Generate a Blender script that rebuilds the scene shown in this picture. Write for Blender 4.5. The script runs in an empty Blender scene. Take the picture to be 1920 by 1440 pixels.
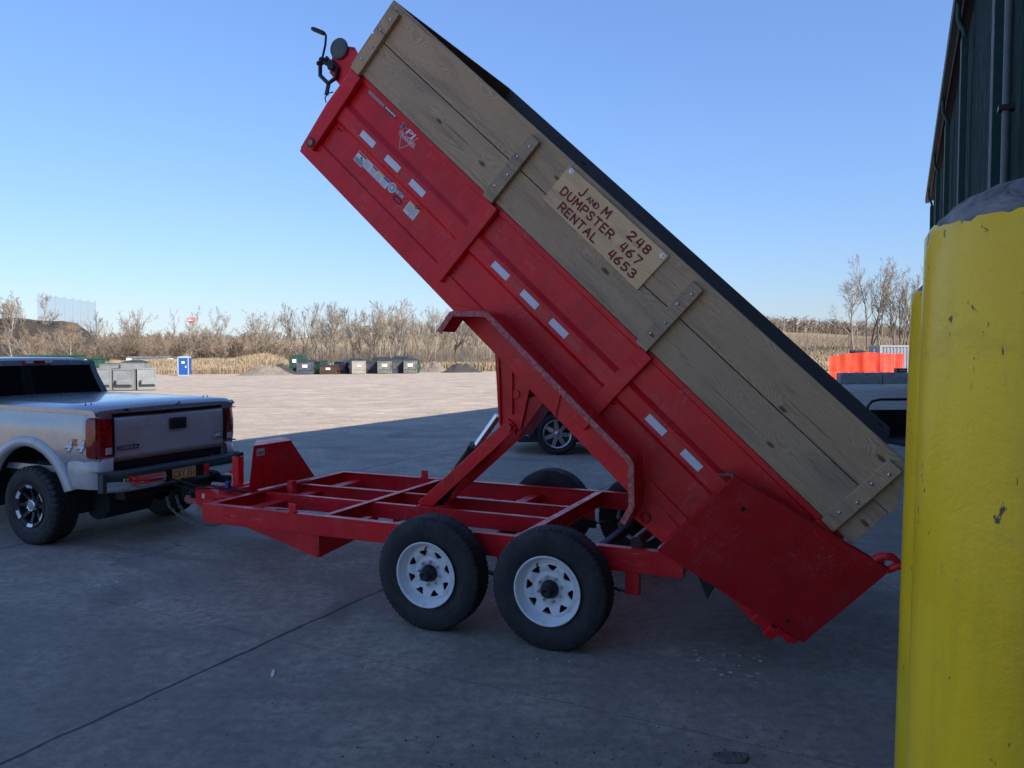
import bpy, math, random
from mathutils import Matrix, Vector, noise

random.seed(7)
scene = bpy.context.scene
COL = scene.collection
R = math.radians
PI = math.pi

# ------------------------------------------------------------------ camera, sky, sun, exposure
CAM_H = 1.9
cam_d = bpy.data.cameras.new("camera")
cam = bpy.data.objects.new("camera", cam_d)
COL.objects.link(cam)
cam_d.sensor_width = 36.0
cam_d.lens = 36.0 * 1452.0 / 1920.0
cam_d.clip_start = 0.05
cam_d.clip_end = 6000
cam.location = (0, 0, CAM_H)
cam.rotation_euler = (R(90 - 2.45), 0, 0)
scene.camera = cam

SUN_EL, SUN_AZ = 35.0, 135.0
world = bpy.data.worlds.new("World")
scene.world = world
world.use_nodes = True
wn = world.node_tree
sky = wn.nodes.new('ShaderNodeTexSky')
sky.sky_type = 'NISHITA'
sky.sun_disc = False
sky.sun_elevation = R(SUN_EL)
sky.sun_rotation = R(SUN_AZ)
sky.air_density = 1.6
sky.dust_density = 0.0
sky.ozone_density = 6.0
tint = wn.nodes.new('ShaderNodeMix'); tint.data_type = 'RGBA'; tint.blend_type = 'MULTIPLY'   # the camera's white balance on a clear blue sky
tint.inputs[0].default_value = 1.0
tint.inputs[7].default_value = (0.63, 0.79, 1.18, 1)
gam = wn.nodes.new('ShaderNodeGamma')                    # a softer fall from horizon to zenith, as in slightly milky spring air
gam.inputs[1].default_value = 0.72
wn.links.new(sky.outputs[0], gam.inputs[0])
wn.links.new(gam.outputs[0], tint.inputs[6])
wn.links.new(tint.outputs[2], wn.nodes['Background'].inputs[0])
wn.nodes['Background'].inputs[1].default_value = 0.072

sun_d = bpy.data.lights.new("sun", 'SUN')
sun_d.energy = 2.6
sun_d.angle = R(0.5)
sun_d.color = (1.0, 0.92, 0.80)
sun = bpy.data.objects.new("sun", sun_d)
COL.objects.link(sun)
sv = Vector((math.sin(R(SUN_AZ)) * math.cos(R(SUN_EL)), math.cos(R(SUN_AZ)) * math.cos(R(SUN_EL)), math.sin(R(SUN_EL))))
sun.rotation_euler = sv.to_track_quat('Z', 'Y').to_euler()
sun.location = (20, -20, 30)

scene.view_settings.view_transform = 'Standard'
scene.view_settings.look = 'None'
scene.view_settings.exposure = 1.8
scene.view_settings.gamma = 1.0
scene.view_settings.use_curve_mapping = False
scene.cycles.max_bounces = 8
scene.cycles.diffuse_bounces = 3
scene.cycles.transparent_max_bounces = 24

# ------------------------------------------------------------------ mesh builder
class MB:
    def __init__(s, M=None):
        s.v, s.f, s.m, s.sm = [], [], [], []
        s.M = M or Matrix.Identity(4)

    def add(s, verts, faces, mi=0, smooth=False):
        b = len(s.v)
        s.v += [tuple(s.M @ Vector(p)) for p in verts]
        for q in faces:
            s.f.append(tuple(b + i for i in q)); s.m.append(mi); s.sm.append(smooth)
        return s

    def box(s, x0, x1, y0, y1, z0, z1, mi=0):
        v = [(x0, y0, z0), (x1, y0, z0), (x1, y1, z0), (x0, y1, z0), (x0, y0, z1), (x1, y0, z1), (x1, y1, z1), (x0, y1, z1)]
        return s.add(v, [(0, 3, 2, 1), (4, 5, 6, 7), (0, 1, 5, 4), (1, 2, 6, 5), (2, 3, 7, 6), (3, 0, 4, 7)], mi)

    def beam(s, p0, p1, w, h, mi=0, up=(0, 0, 1)):
        p0, p1 = Vector(p0), Vector(p1)
        d = (p1 - p0).normalized()
        u = Vector(up)
        a = d.cross(u).normalized() * (w / 2)
        b = a.cross(d).normalized() * (h / 2)
        v = [p0 - a - b, p0 + a - b, p0 + a + b, p0 - a + b, p1 - a - b, p1 + a - b, p1 + a + b, p1 - a + b]
        return s.add(v, [(0, 1, 2, 3), (7, 6, 5, 4), (0, 4, 5, 1), (1, 5, 6, 2), (2, 6, 7, 3), (3, 7, 4, 0)], mi)

    def tube(s, pts, r, n=8, mi=0, caps=True, smooth=True):
        pts = [Vector(p) for p in pts]
        rr = r if isinstance(r, (list, tuple)) else [r] * len(pts)
        d0 = (pts[1] - pts[0]).normalized()
        u = d0.orthogonal().normalized()
        v, f = [], []
        for i, p in enumerate(pts):
            if i == 0: d = pts[1] - pts[0]
            elif i == len(pts) - 1: d = pts[-1] - pts[-2]
            else: d = pts[i + 1] - pts[i - 1]
            d.normalize()
            u = (u - d * u.dot(d)).normalized()
            w = d.cross(u)
            for k in range(n):
                a = 2 * PI * k / n
                v.append(p + (u * math.cos(a) + w * math.sin(a)) * rr[i])
        for i in range(len(pts) - 1):
            for k in range(n):
                k2 = (k + 1) % n
                f.append((i * n + k, i * n + k2, (i + 1) * n + k2, (i + 1) * n + k))
        s.add(v, f, mi, smooth)
        if caps:
            s.add(v[:n], [tuple(reversed(range(n)))], mi)
            s.add(v[-n:], [tuple(range(n))], mi)
        return s

    def cyl(s, p0, p1, r, n=16, mi=0, r1=None):
        return s.tube([p0, p1], [r, r if r1 is None else r1], n, mi)

    def lathe(s, prof, c, n=48, mi=0, axis='y', mod=None, smooth=True, closed=False):
        """prof: list of (radius, offset along axis)"""
        v, f = [], []
        m = len(prof)
        for k in range(n):
            a = 2 * PI * k / n
            for j, (r, o) in enumerate(prof):
                if mod: r = mod(j, k, r)
                x, z = r * math.cos(a), r * math.sin(a)
                if axis == 'y': v.append((c[0] + x, c[1] + o, c[2] + z))
                elif axis == 'x': v.append((c[0] + o, c[1] + x, c[2] + z))
                else: v.append((c[0] + x, c[1] + z, c[2] + o))
        for k in range(n):
            k2 = (k + 1) % n
            for j in range(m if closed else m - 1):
                j2 = (j + 1) % m
                q = (k * m + j, k * m + j2, k2 * m + j2, k2 * m + j)
                f.append(q if axis != 'y' else q)
        return s.add(v, f, mi, smooth)

    def prism(s, poly, fn, w0, w1, mi=0):
        n = len(poly)
        v = [fn(a, b, w0) for a, b in poly] + [fn(a, b, w1) for a, b in poly]
        f = [tuple(range(n)), tuple(reversed(range(n, 2 * n)))]
        f += [(i, n + i, n + (i + 1) % n, (i + 1) % n) for i in range(n)]
        return s.add(v, f, mi)

    def ball(s, c, r, mi=0, nu=10, nv=6, sc=(1, 1, 1)):
        v, f = [], []
        for j in range(nv + 1):
            t = PI * j / nv
            for i in range(nu):
                a = 2 * PI * i / nu
                v.append((c[0] + sc[0] * r * math.sin(t) * math.cos(a), c[1] + sc[1] * r * math.sin(t) * math.sin(a), c[2] + sc[2] * r * math.cos(t)))
        for j in range(nv):
            for i in range(nu):
                i2 = (i + 1) % nu
                f.append((j * nu + i, (j + 1) * nu + i, (j + 1) * nu + i2, j * nu + i2))
        return s.add(v, f, mi, True)

    def text(s, string, M, size, mi=0, depth=0.0, width=None, bold=0.0, shear=0.0):
        cu = bpy.data.curves.new("lettering", 'FONT')
        cu.body = string
        cu.size = size
        cu.extrude = depth
        cu.offset = bold
        cu.shear = shear
        cu.resolution_u = 4
        ob = bpy.data.objects.new("lettering", cu)
        me = bpy.data.meshes.new_from_object(ob)
        vs = [v.co.copy() for v in me.vertices]
        if vs:
            x0 = min(v.x for v in vs); x1 = max(v.x for v in vs)
            k = (width / (x1 - x0)) if width else 1.0
            vs = [M @ Vector(((v.x - x0) * k, v.y, v.z)) for v in vs]
            s.add(vs, [tuple(p.vertices) for p in me.polygons], mi)
        bpy.data.meshes.remove(me)
        bpy.data.objects.remove(ob)
        bpy.data.curves.remove(cu)
        return s

    def build(s, name, mats, parent=None, M=None, bevel=0.0, seg=2, fixn=False):
        me = bpy.data.meshes.new(name)
        me.from_pydata(s.v, [], s.f)
        if not isinstance(mats, (list, tuple)): mats = [mats]
        for m in mats: me.materials.append(m)
        me.polygons.foreach_set("material_index", s.m)
        me.polygons.foreach_set("use_smooth", s.sm)
        me.update()
        if fixn:
            import bmesh
            bm = bmesh.new(); bm.from_mesh(me)
            bmesh.ops.recalc_face_normals(bm, faces=bm.faces)
            bm.to_mesh(me); bm.free()
        o = bpy.data.objects.new(name, me)
        COL.objects.link(o)
        if parent: o.parent = parent
        if M is not None: o.matrix_local = M
        if bevel:
            b = o.modifiers.new("bevel", 'BEVEL')
            b.width = bevel; b.segments = seg; b.limit_method = 'ANGLE'; b.angle_limit = R(35)
            b.harden_normals = False
        return o


def tag(o, label=None, cat=None, group=None, kind=None):
    if label: o['label'] = label
    if cat: o['category'] = cat
    if group: o['group'] = group
    if kind: o['kind'] = kind
    return o


def thing(name, label, cat, loc=(0, 0, 0), rz=0.0, group=None):
    o = bpy.data.objects.new(name, None)
    o.empty_display_size = 0.2
    COL.objects.link(o)
    o.location = loc
    o.rotation_euler = (0, 0, rz)
    return tag(o, label, cat, group)


CHILD = {}
def copy_tree(o, parent=None):
    c = o.copy(); COL.objects.link(c)
    if parent: c.parent = parent
    for ch in list(o.children): copy_tree(ch, c)
    return c

# ------------------------------------------------------------------ materials
MATS = {}
def nodes_of(name):
    m = bpy.data.materials.new(name); m.use_nodes = True
    nt = m.node_tree
    return m, nt, nt.nodes['Principled BSDF']

def noise_node(nt, coord, scale, detail=5, rough=0.55, dist=0.0, vec_scale=None):
    n = nt.nodes.new('ShaderNodeTexNoise')
    n.inputs['Scale'].default_value = scale
    n.inputs['Detail'].default_value = detail
    n.inputs['Roughness'].default_value = rough
    n.inputs['Distortion'].default_value = dist
    if vec_scale:
        mp = nt.nodes.new('ShaderNodeMapping')
        mp.inputs['Scale'].default_value = vec_scale
        nt.links.new(coord, mp.inputs['Vector']); coord = mp.outputs[0]
    nt.links.new(coord, n.inputs['Vector'])
    return n.outputs['Fac']

def ramp(nt, fac, stops):
    r = nt.nodes.new('ShaderNodeValToRGB')
    el = r.color_ramp.elements
    while len(el) < len(stops): el.new(0.5)
    for e, (p, c) in zip(el, stops):
        e.position = p
        e.color = (c, c, c, 1) if isinstance(c, (int, float)) else (*c, 1)
    nt.links.new(fac, r.inputs[0])
    return r.outputs[0]

def mix(nt, fac, a, b, mode='MIX'):
    n = nt.nodes.new('ShaderNodeMix'); n.data_type = 'RGBA'; n.blend_type = mode
    for sock, val in ((n.inputs[0], fac), (n.inputs[6], a), (n.inputs[7], b)):
        if isinstance(val, (int, float)): sock.default_value = val
        elif isinstance(val, tuple): sock.default_value = (*val, 1) if len(val) == 3 else val
        else: nt.links.new(val, sock)
    return n.outputs[2]

def math_node(nt, op, a, b=None, c=None):
    n = nt.nodes.new('ShaderNodeMath'); n.operation = op
    for i, val in enumerate((a, b, c)):
        if val is None: continue
        if isinstance(val, (int, float)): n.inputs[i].default_value = val
        else: nt.links.new(val, n.inputs[i])
    return n.outputs[0]

def coord_of(nt, kind='Object'):
    return nt.nodes.new('ShaderNodeTexCoord').outputs[kind]

def bump(nt, bsdf, h, strength=0.3, dist=0.01):
    b = nt.nodes.new('ShaderNodeBump')
    b.inputs['Strength'].default_value = strength
    b.inputs['Distance'].default_value = dist
    nt.links.new(h, b.inputs['Height'])
    nt.links.new(b.outputs[0], bsdf.inputs['Normal'])

def simple(name, col, rough=0.5, metal=0.0, var=0.25, scale=6.0, bumpy=0.0, bscale=60.0, coat=0.0, dirt=None, dirt_amt=0.0, dirt_scale=3.0, spec=None):
    if name in MATS: return MATS[name]
    m, nt, b = nodes_of(name)
    co = coord_of(nt)
    f = noise_node(nt, co, scale, 6, 0.6)
    lo = tuple(c * (1 - var) for c in col); hi = tuple(min(1, c * (1 + var)) for c in col)
    c = ramp(nt, f, [(0.3, lo), (0.7, hi)])
    if dirt:
        g = noise_node(nt, co, dirt_scale, 8, 0.65, 0.4)
        g = ramp(nt, g, [(0.62 - 0.3 * dirt_amt, 0.0), (0.78, min(1.0, dirt_amt * 1.3))])
        c = mix(nt, g, c, dirt)
    nt.links.new(c, b.inputs['Base Color'])
    r = noise_node(nt, co, scale * 2.3, 5, 0.6)
    nt.links.new(ramp(nt, r, [(0.25, max(0.02, rough * 0.8)), (0.75, min(1, rough * 1.25))]), b.inputs['Roughness'])
    b.inputs['Metallic'].default_value = metal
    b.inputs['Coat Weight'].default_value = coat
    b.inputs['Coat Roughness'].default_value = 0.08
    if spec is not None: b.inputs['Specular IOR Level'].default_value = spec
    if bumpy:
        bump(nt, b, noise_node(nt, co, bscale, 4, 0.6), bumpy, 0.01)
    MATS[name] = m
    return m

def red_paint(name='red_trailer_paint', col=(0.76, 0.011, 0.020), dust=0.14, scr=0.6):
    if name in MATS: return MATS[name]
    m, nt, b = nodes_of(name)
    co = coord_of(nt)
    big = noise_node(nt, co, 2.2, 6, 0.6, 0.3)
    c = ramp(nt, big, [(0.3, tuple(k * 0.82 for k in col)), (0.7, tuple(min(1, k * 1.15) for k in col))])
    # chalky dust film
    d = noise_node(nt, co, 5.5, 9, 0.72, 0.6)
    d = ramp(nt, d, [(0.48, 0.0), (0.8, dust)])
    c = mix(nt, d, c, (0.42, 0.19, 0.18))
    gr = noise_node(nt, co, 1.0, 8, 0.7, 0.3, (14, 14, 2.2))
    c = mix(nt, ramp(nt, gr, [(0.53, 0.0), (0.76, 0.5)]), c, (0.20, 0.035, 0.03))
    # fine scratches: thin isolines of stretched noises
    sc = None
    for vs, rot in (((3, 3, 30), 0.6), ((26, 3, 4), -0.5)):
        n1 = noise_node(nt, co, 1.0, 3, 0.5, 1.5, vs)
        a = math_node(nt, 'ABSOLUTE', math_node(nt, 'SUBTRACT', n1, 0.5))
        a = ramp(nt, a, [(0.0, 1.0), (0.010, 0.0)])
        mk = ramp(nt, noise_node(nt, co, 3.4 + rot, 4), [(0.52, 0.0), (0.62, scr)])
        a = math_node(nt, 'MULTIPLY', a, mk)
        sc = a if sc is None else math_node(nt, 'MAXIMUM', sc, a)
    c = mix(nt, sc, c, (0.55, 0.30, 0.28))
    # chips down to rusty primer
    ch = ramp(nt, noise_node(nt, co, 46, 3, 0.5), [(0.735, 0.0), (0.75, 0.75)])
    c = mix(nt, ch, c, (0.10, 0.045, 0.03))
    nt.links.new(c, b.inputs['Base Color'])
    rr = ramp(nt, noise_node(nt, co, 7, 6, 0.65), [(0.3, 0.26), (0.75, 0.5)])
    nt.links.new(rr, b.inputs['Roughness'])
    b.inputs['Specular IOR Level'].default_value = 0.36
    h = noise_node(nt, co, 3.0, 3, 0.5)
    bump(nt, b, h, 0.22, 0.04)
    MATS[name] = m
    return m

def wood(name, a, bcol, dark, fresh=False):
    m, nt, b = nodes_of(name)
    co = coord_of(nt)
    ofs = nt.nodes.new('ShaderNodeObjectInfo')
    va = nt.nodes.new('ShaderNodeVectorMath'); va.operation = 'MULTIPLY_ADD'
    nt.links.new(ofs.outputs['Random'], va.inputs[0])
    va.inputs[1].default_value = (37, 11, 23)
    nt.links.new(co, va.inputs[2])
    co = va.outputs[0]
    # growth-ring bands running along the board, bent into cathedrals
    warp = noise_node(nt, co, 1.0, 3, 0.5, 0.0, (0.9, 3.0, 4.2))
    sep = nt.nodes.new('ShaderNodeSeparateXYZ'); nt.links.new(co, sep.inputs[0])
    # knots pull the rings around them
    vm = nt.nodes.new('ShaderNodeCombineXYZ')
    nt.links.new(math_node(nt, 'MULTIPLY', sep.outputs['X'], 1.6), vm.inputs[0])
    nt.links.new(math_node(nt, 'MULTIPLY', sep.outputs['Z'], 4.0), vm.inputs[1])
    vo = nt.nodes.new('ShaderNodeTexVoronoi'); vo.voronoi_dimensions = '2D'; vo.inputs['Scale'].default_value = 1.0
    nt.links.new(vm.outputs[0], vo.inputs['Vector'])
    kd = vo.outputs['Distance']
    kpull = ramp(nt, kd, [(0.0, 1.0), (0.28, 0.0)])
    z = math_node(nt, 'MULTIPLY_ADD', sep.outputs['Z'], 95.0, math_node(nt, 'MULTIPLY', warp, 30.0))
    z = math_node(nt, 'MULTIPLY_ADD', kpull, 6.0, z)
    rings = math_node(nt, 'FRACT', z)
    rings = ramp(nt, rings, [(0.0, 0.0), (0.75, 0.8), (0.93, 1.0), (1.0, 0.0)])
    fine = noise_node(nt, co, 1.0, 6, 0.7, 0.0, (4.0, 160, 190))
    g = math_node(nt, 'ADD', math_node(nt, 'MULTIPLY', rings, 0.36), math_node(nt, 'MULTIPLY', fine, 0.64))
    c = ramp(nt, g, [(0.25, bcol), (0.55, a), (0.82, tuple(k * 0.62 for k in bcol))])
    patch = noise_node(nt, co, 1.0, 5, 0.6, 0.3, (1.6, 5, 5))
    c = mix(nt, ramp(nt, patch, [(0.35, 0.0), (0.7, 0.55)]), c, tuple(k * 0.68 for k in a))
    pv = ramp(nt, ofs.outputs['Random'], [(0.0, (0.72, 0.74, 0.78)), (0.5, (0.98, 0.96, 0.93)), (1.0, (1.15, 1.06, 0.94))])
    c = mix(nt, 1.0, c, pv, 'MULTIPLY')
    st = noise_node(nt, co, 1.0, 7, 0.7, 0.5, (1.1, 2.5, 9))
    c = mix(nt, ramp(nt, st, [(0.50, 0.0), (0.70, 0.6)]), c, (0.17, 0.145, 0.13))
    # the knots themselves
    vid = nt.nodes.new('ShaderNodeSeparateXYZ'); nt.links.new(vo.outputs['Color'], vid.inputs[0])
    gate = ramp(nt, vid.outputs[0], [(0.35, 0.0), (0.37, 1.0)])
    kk = ramp(nt, math_node(nt, 'MULTIPLY_ADD', patch, 0.05, kd), [(0.0, 0.95), (0.06, 0.75), (0.085, 0.0)])
    kk = math_node(nt, 'MULTIPLY', kk, gate)
    if fresh: kk = math_node(nt, 'MULTIPLY', kk, 0.0)
    c = mix(nt, kk, c, dark)
    ck = ramp(nt, noise_node(nt, co, 1.0, 2, 0.4, 0.0, (0.8, 40, 60)), [(0.72, 0.0), (0.75, 0.55)])
    c = mix(nt, ck, c, dark)
    nt.links.new(c, b.inputs['Base Color'])
    b.inputs['Roughness'].default_value = 0.55 if fresh else 0.8
    b.inputs['Specular IOR Level'].default_value = 0.3
    bump(nt, b, g, 0.25, 0.004)
    MATS[name] = m
    return m

M_red = red_paint()
M_red2 = red_paint('darker_trailer_red', (0.50, 0.007, 0.013), 0.10, 0.3)  # darker copy of the trailer red, for door, lift link and small fittings
M_redrust = simple('worn_red_tread', (0.66, 0.17, 0.16), 0.55, var=0.5, scale=60, bumpy=0.6, bscale=120, dirt=(0.12, 0.06, 0.05), dirt_amt=0.7, dirt_scale=40)
M_board = wood('weathered_board', (0.63, 0.465, 0.31), (0.34, 0.24, 0.155), (0.07, 0.045, 0.03))
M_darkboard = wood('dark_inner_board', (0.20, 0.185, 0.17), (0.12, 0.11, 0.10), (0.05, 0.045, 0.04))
M_ply = wood('plywood', (0.92, 0.66, 0.38), (0.80, 0.55, 0.30), (0.25, 0.15, 0.08), True)
M_black = simple('black_metal', (0.02, 0.021, 0.024), 0.45, 0.3, bumpy=0.1)
M_dark = simple('dark_greasy_metal', (0.035, 0.034, 0.036), 0.5, 0.5, dirt=(0.10, 0.085, 0.07), dirt_amt=0.4)
M_steel = simple('zinc_steel', (0.55, 0.57, 0.6), 0.32, 0.9)
M_chrome = simple('chrome', (0.75, 0.76, 0.78), 0.08, 1.0, var=0.03)
M_rubber = simple('tyre_rubber', (0.026, 0.027, 0.030), 0.72, var=0.3, bumpy=0.25, bscale=90, dirt=(0.09, 0.085, 0.08), dirt_amt=0.35, dirt_scale=9)
M_whiterim = simple('white_steel_rim', (0.82, 0.83, 0.84), 0.38, var=0.08, dirt=(0.30, 0.27, 0.24), dirt_amt=0.35, dirt_scale=14)
M_reflect = simple('white_reflective_tape', (0.72, 0.78, 0.86), 0.35, var=0.1, scale=40)
M_redtape = simple('red_reflective_tape', (0.62, 0.02, 0.02), 0.3, var=0.15, scale=20)
M_decal_w = simple('decal_white', (0.72, 0.73, 0.75), 0.4, var=0.05)
M_decal_k = simple('decal_black', (0.02, 0.02, 0.024), 0.4)
M_decal_g = simple('decal_grey', (0.30, 0.32, 0.34), 0.4)
M_decal_b = simple('decal_blue', (0.02, 0.05, 0.28), 0.4)
M_decal_y = simple('decal_yellow', (0.70, 0.55, 0.03), 0.4)
M_decal_r = simple('decal_red', (0.5, 0.02, 0.03), 0.4)
M_decal_pink = simple('decal_pink', (0.72, 0.45, 0.48), 0.4)
M_carved = simple('carved_red_lettering', (0.22, 0.018, 0.018), 0.6)
M_amber = simple('amber_lens', (0.45, 0.16, 0.03), 0.2, coat=0.5)
M_chain = simple('galvanised_chain', (0.22, 0.205, 0.185), 0.45, 0.8, var=0.3, scale=40)
M_glass = simple('tinted_glass', (0.006, 0.007, 0.008), 0.03, var=0.1, spec=0.6)
M_blacktrim = simple('black_plastic_trim', (0.022, 0.023, 0.025), 0.55, bumpy=0.15, bscale=200)
# ------------------------------------------------------------------ ground
def sstep(a, b, x):
    t = min(1.0, max(0.0, (x - a) / (b - a)))
    return t * t * (3 - 2 * t)

def gz(x, y):
    t = min(max(0.0, y - 16.0), 84.0)
    z = -0.008 * t + 0.009 * max(-70, min(70, x)) * min(1.0, t / 30.0)
    y0 = 102 - 34 * sstep(22, 55, x)
    u = sstep(y0, y0 + 190, y)
    h = 9.6 + 1.6 * noise.noise((x * 0.012, 3.1, 0)) - 3.0 * sstep(40, 110, x) - 3.5 * sstep(-30, -120, x)
    z += u * h
    if y > y0:
        z += 0.35 * noise.noise((x * 0.06, y * 0.06, 1.7)) * min(1, (y - y0) / 15)
    return z

def px_dir(px, py):
    d = Vector(((px - 960) / 1452.0, 1.0, -(py - 720) / 1452.0))
    return Matrix.Rotation(R(-2.45), 3, 'X') @ d

def at(px, y):
    """world x of the photo column px at depth y (level view ray)"""
    d = px_dir(px, 657)
    return d.x / d.y * y

def zat(py, y):
    d = px_dir(960, py)
    return CAM_H + d.z / d.y * y

BAZ = R(26.8)                      # the building, its bollards and the slab joints run along this azimuth
BD = Vector((math.sin(BAZ), math.cos(BAZ), 0)); BR = Vector((math.cos(BAZ), -math.sin(BAZ), 0))
def bp_(d, a, z=0.0): return BD * d + BR * a + Vector((0, 0, z))

def ground_material():
    m, nt, b = nodes_of('yard_surface')
    co = coord_of(nt)
    sep = nt.nodes.new('ShaderNodeSeparateXYZ'); nt.links.new(co, sep.inputs[0])
    X, Y = sep.outputs[0], sep.outputs[1]
    big = noise_node(nt, co, 0.16, 7, 0.62, 0.4)
    mid = noise_node(nt, co, 1.1, 8, 0.68, 0.6)
    fine = noise_node(nt, co, 14, 9, 0.78)
    grit = noise_node(nt, co, 120, 3, 0.7)
    c = ramp(nt, big, [(0.3, (0.54, 0.44, 0.335)), (0.7, (0.66, 0.54, 0.41))])
    bl = noise_node(nt, co, 0.45, 8, 0.72, 1.2)
    c = mix(nt, ramp(nt, bl, [(0.40, 0.5), (0.58, 0.0)]), c, (0.22, 0.165, 0.14))
    gn = noise_node(nt, co, 0.7, 7, 0.7, 0.8)
    c = mix(nt, ramp(nt, gn, [(0.56, 0.0), (0.7, 0.45)]), c, (0.23, 0.215, 0.16))
    c = mix(nt, ramp(nt, mid, [(0.38, 0.95), (0.58, 0.0)]), c, (0.37, 0.31, 0.25))
    c = mix(nt, ramp(nt, fine, [(0.40, 0.7), (0.58, 0.0)]), c, (0.24, 0.20, 0.17))
    c = mix(nt, ramp(nt, grit, [(0.60, 0.0), (0.70, 0.7)]), c, (0.55, 0.48, 0.40))
    # driven-in dark streaks running along the yard and damp patches
    st = noise_node(nt, co, 1.0, 6, 0.65, 0.5, (0.10, 0.9, 1))
    c = mix(nt, ramp(nt, st, [(0.52, 0.0), (0.72, 0.45)]), c, (0.20, 0.175, 0.155))
    rt = nt.nodes.new('ShaderNodeMapping'); rt.inputs['Rotation'].default_value = (0, 0, -R(156.18)); nt.links.new(co, rt.inputs[0])
    tr = noise_node(nt, rt.outputs[0], 1.0, 5, 0.6, 0.25, (0.05, 2.6, 1))
    tm = ramp(nt, noise_node(nt, co, 0.35, 5, 0.65), [(0.42, 0.0), (0.6, 1.0)])
    c = mix(nt, math_node(nt, 'MULTIPLY', ramp(nt, tr, [(0.54, 0.0), (0.66, 0.5)]), tm), c, (0.19, 0.165, 0.15))
    oil = noise_node(nt, co, 0.55, 4, 0.55, 0.8)
    c = mix(nt, ramp(nt, oil, [(0.60, 0.0), (0.72, 0.55)]), c, (0.13, 0.115, 0.105))
    pale = noise_node(nt, co, 2.3, 9, 0.75, 0.9)
    c = mix(nt, ramp(nt, pale, [(0.66, 0.0), (0.76, 0.4)]), c, (0.50, 0.46, 0.42))
    # the slab is mixed slightly towards a mid brown nearer the camera
    lat = math_node(nt, 'ADD', math_node(nt, 'MULTIPLY', X, math.cos(BAZ)), math_node(nt, 'MULTIPLY', Y, -math.sin(BAZ)))
    along = math_node(nt, 'ADD', math_node(nt, 'MULTIPLY', X, math.sin(BAZ)), math_node(nt, 'MULTIPLY', Y, math.cos(BAZ)))
    prox = nt.nodes.new('ShaderNodeMapRange'); prox.inputs[1].default_value = 1.0; prox.inputs[2].default_value = 9.0
    prox.inputs[3].default_value = 0.1; prox.inputs[4].default_value = 0.0
    nt.links.new(Y, prox.inputs[0])
    c = mix(nt, prox.outputs[0], c, (0.36, 0.31, 0.265))
    scf = noise_node(nt, co, 1.0, 8, 0.75, 0.8, (2.2, 9.0, 1))
    c = mix(nt, ramp(nt, scf, [(0.54, 0.0), (0.68, 0.6)]), c, (0.22, 0.185, 0.16))
    # slab joints
    wob = noise_node(nt, co, 3.0, 4, 0.6)
    wob = math_node(nt, 'MULTIPLY', math_node(nt, 'SUBTRACT', wob, 0.5), 0.07)
    jt = math_node(nt, 'ADD', lat, wob)
    jt = math_node(nt, 'PINGPONG', math_node(nt, 'ADD', jt, 3.67 + 4.04 * 20), 2.02)
    jt = math_node(nt, 'MULTIPLY_ADD', noise_node(nt, co, 2.2, 6, 0.7), -0.022, math_node(nt, 'ADD', jt, 0.010))
    j1 = ramp(nt, jt, [(0.0, 0.75), (0.008, 0.6), (0.013, 0.0)])
    jl = math_node(nt, 'PINGPONG', math_node(nt, 'ADD', math_node(nt, 'ADD', along, wob), 2.2 + 60), 3.0)
    j2 = ramp(nt, jl, [(0.0, 0.25), (0.005, 0.2), (0.008, 0.0)])
    # ragged cracks
    cr = nt.nodes.new('ShaderNodeTexVoronoi'); cr.feature = 'DISTANCE_TO_EDGE'; cr.inputs['Scale'].default_value = 0.22
    wv = nt.nodes.new('ShaderNodeVectorMath'); wv.operation = 'ADD'
    nn = nt.nodes.new('ShaderNodeTexNoise'); nn.inputs['Scale'].default_value = 0.9; nn.inputs['Detail'].default_value = 7
    nt.links.new(co, nn.inputs['Vector'])
    nt.links.new(co, wv.inputs[0]); nt.links.new(nn.outputs['Color'], wv.inputs[1])
    nt.links.new(wv.outputs[0], cr.inputs['Vector'])
    crk = ramp(nt, cr.outputs['Distance'], [(0.0, 0.6), (0.0015, 0.4), (0.003, 0.0)])
    crk = math_node(nt, 'MULTIPLY', crk, ramp(nt, noise_node(nt, co, 0.5, 3), [(0.54, 0.0), (0.64, 0.8)]))
    lines = math_node(nt, 'MAXIMUM', math_node(nt, 'MAXIMUM', j1, j2), crk)
    # pavement stops at the rough field
    ed = math_node(nt, 'MULTIPLY_ADD', noise_node(nt, co, 0.12, 5, 0.6), 14.0, Y)
    xr = nt.nodes.new('ShaderNodeMapRange'); xr.inputs[1].default_value = 22; xr.inputs[2].default_value = 55
    xr.inputs[3].default_value = 0; xr.inputs[4].default_value = 32; nt.links.new(X, xr.inputs[0])
    ed = math_node(nt, 'ADD', ed, xr.outputs[0])
    er = nt.nodes.new('ShaderNodeMapRange'); er.inputs[1].default_value = 100; er.inputs[2].default_value = 104
    nt.links.new(ed, er.inputs[0]); edge = er.outputs[0]
    lines = math_node(nt, 'MULTIPLY', lines, math_node(nt, 'SUBTRACT', 1.0, edge))
    c = mix(nt, lines, c, (0.035, 0.032, 0.030))
    g1 = noise_node(nt, co, 0.05, 7, 0.65, 0.5)
    gcol = ramp(nt, g1, [(0.3, (0.22, 0.16, 0.10)), (0.5, (0.32, 0.24, 0.145)), (0.7, (0.26, 0.18, 0.11))])
    gcol = mix(nt, ramp(nt, noise_node(nt, co, 0.9, 6, 0.7), [(0.4, 0.5), (0.6, 0.0)]), gcol, (0.17, 0.12, 0.075))
    c = mix(nt, edge, c, gcol)
    nt.links.new(c, b.inputs['Base Color'])
    b.inputs['Roughness'].default_value = 0.9
    b.inputs['Specular IOR Level'].default_value = 0.25
    h = math_node(nt, 'ADD', math_node(nt, 'MULTIPLY', fine, 0.5), math_node(nt, 'MULTIPLY', mid, 1.2))
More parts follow.
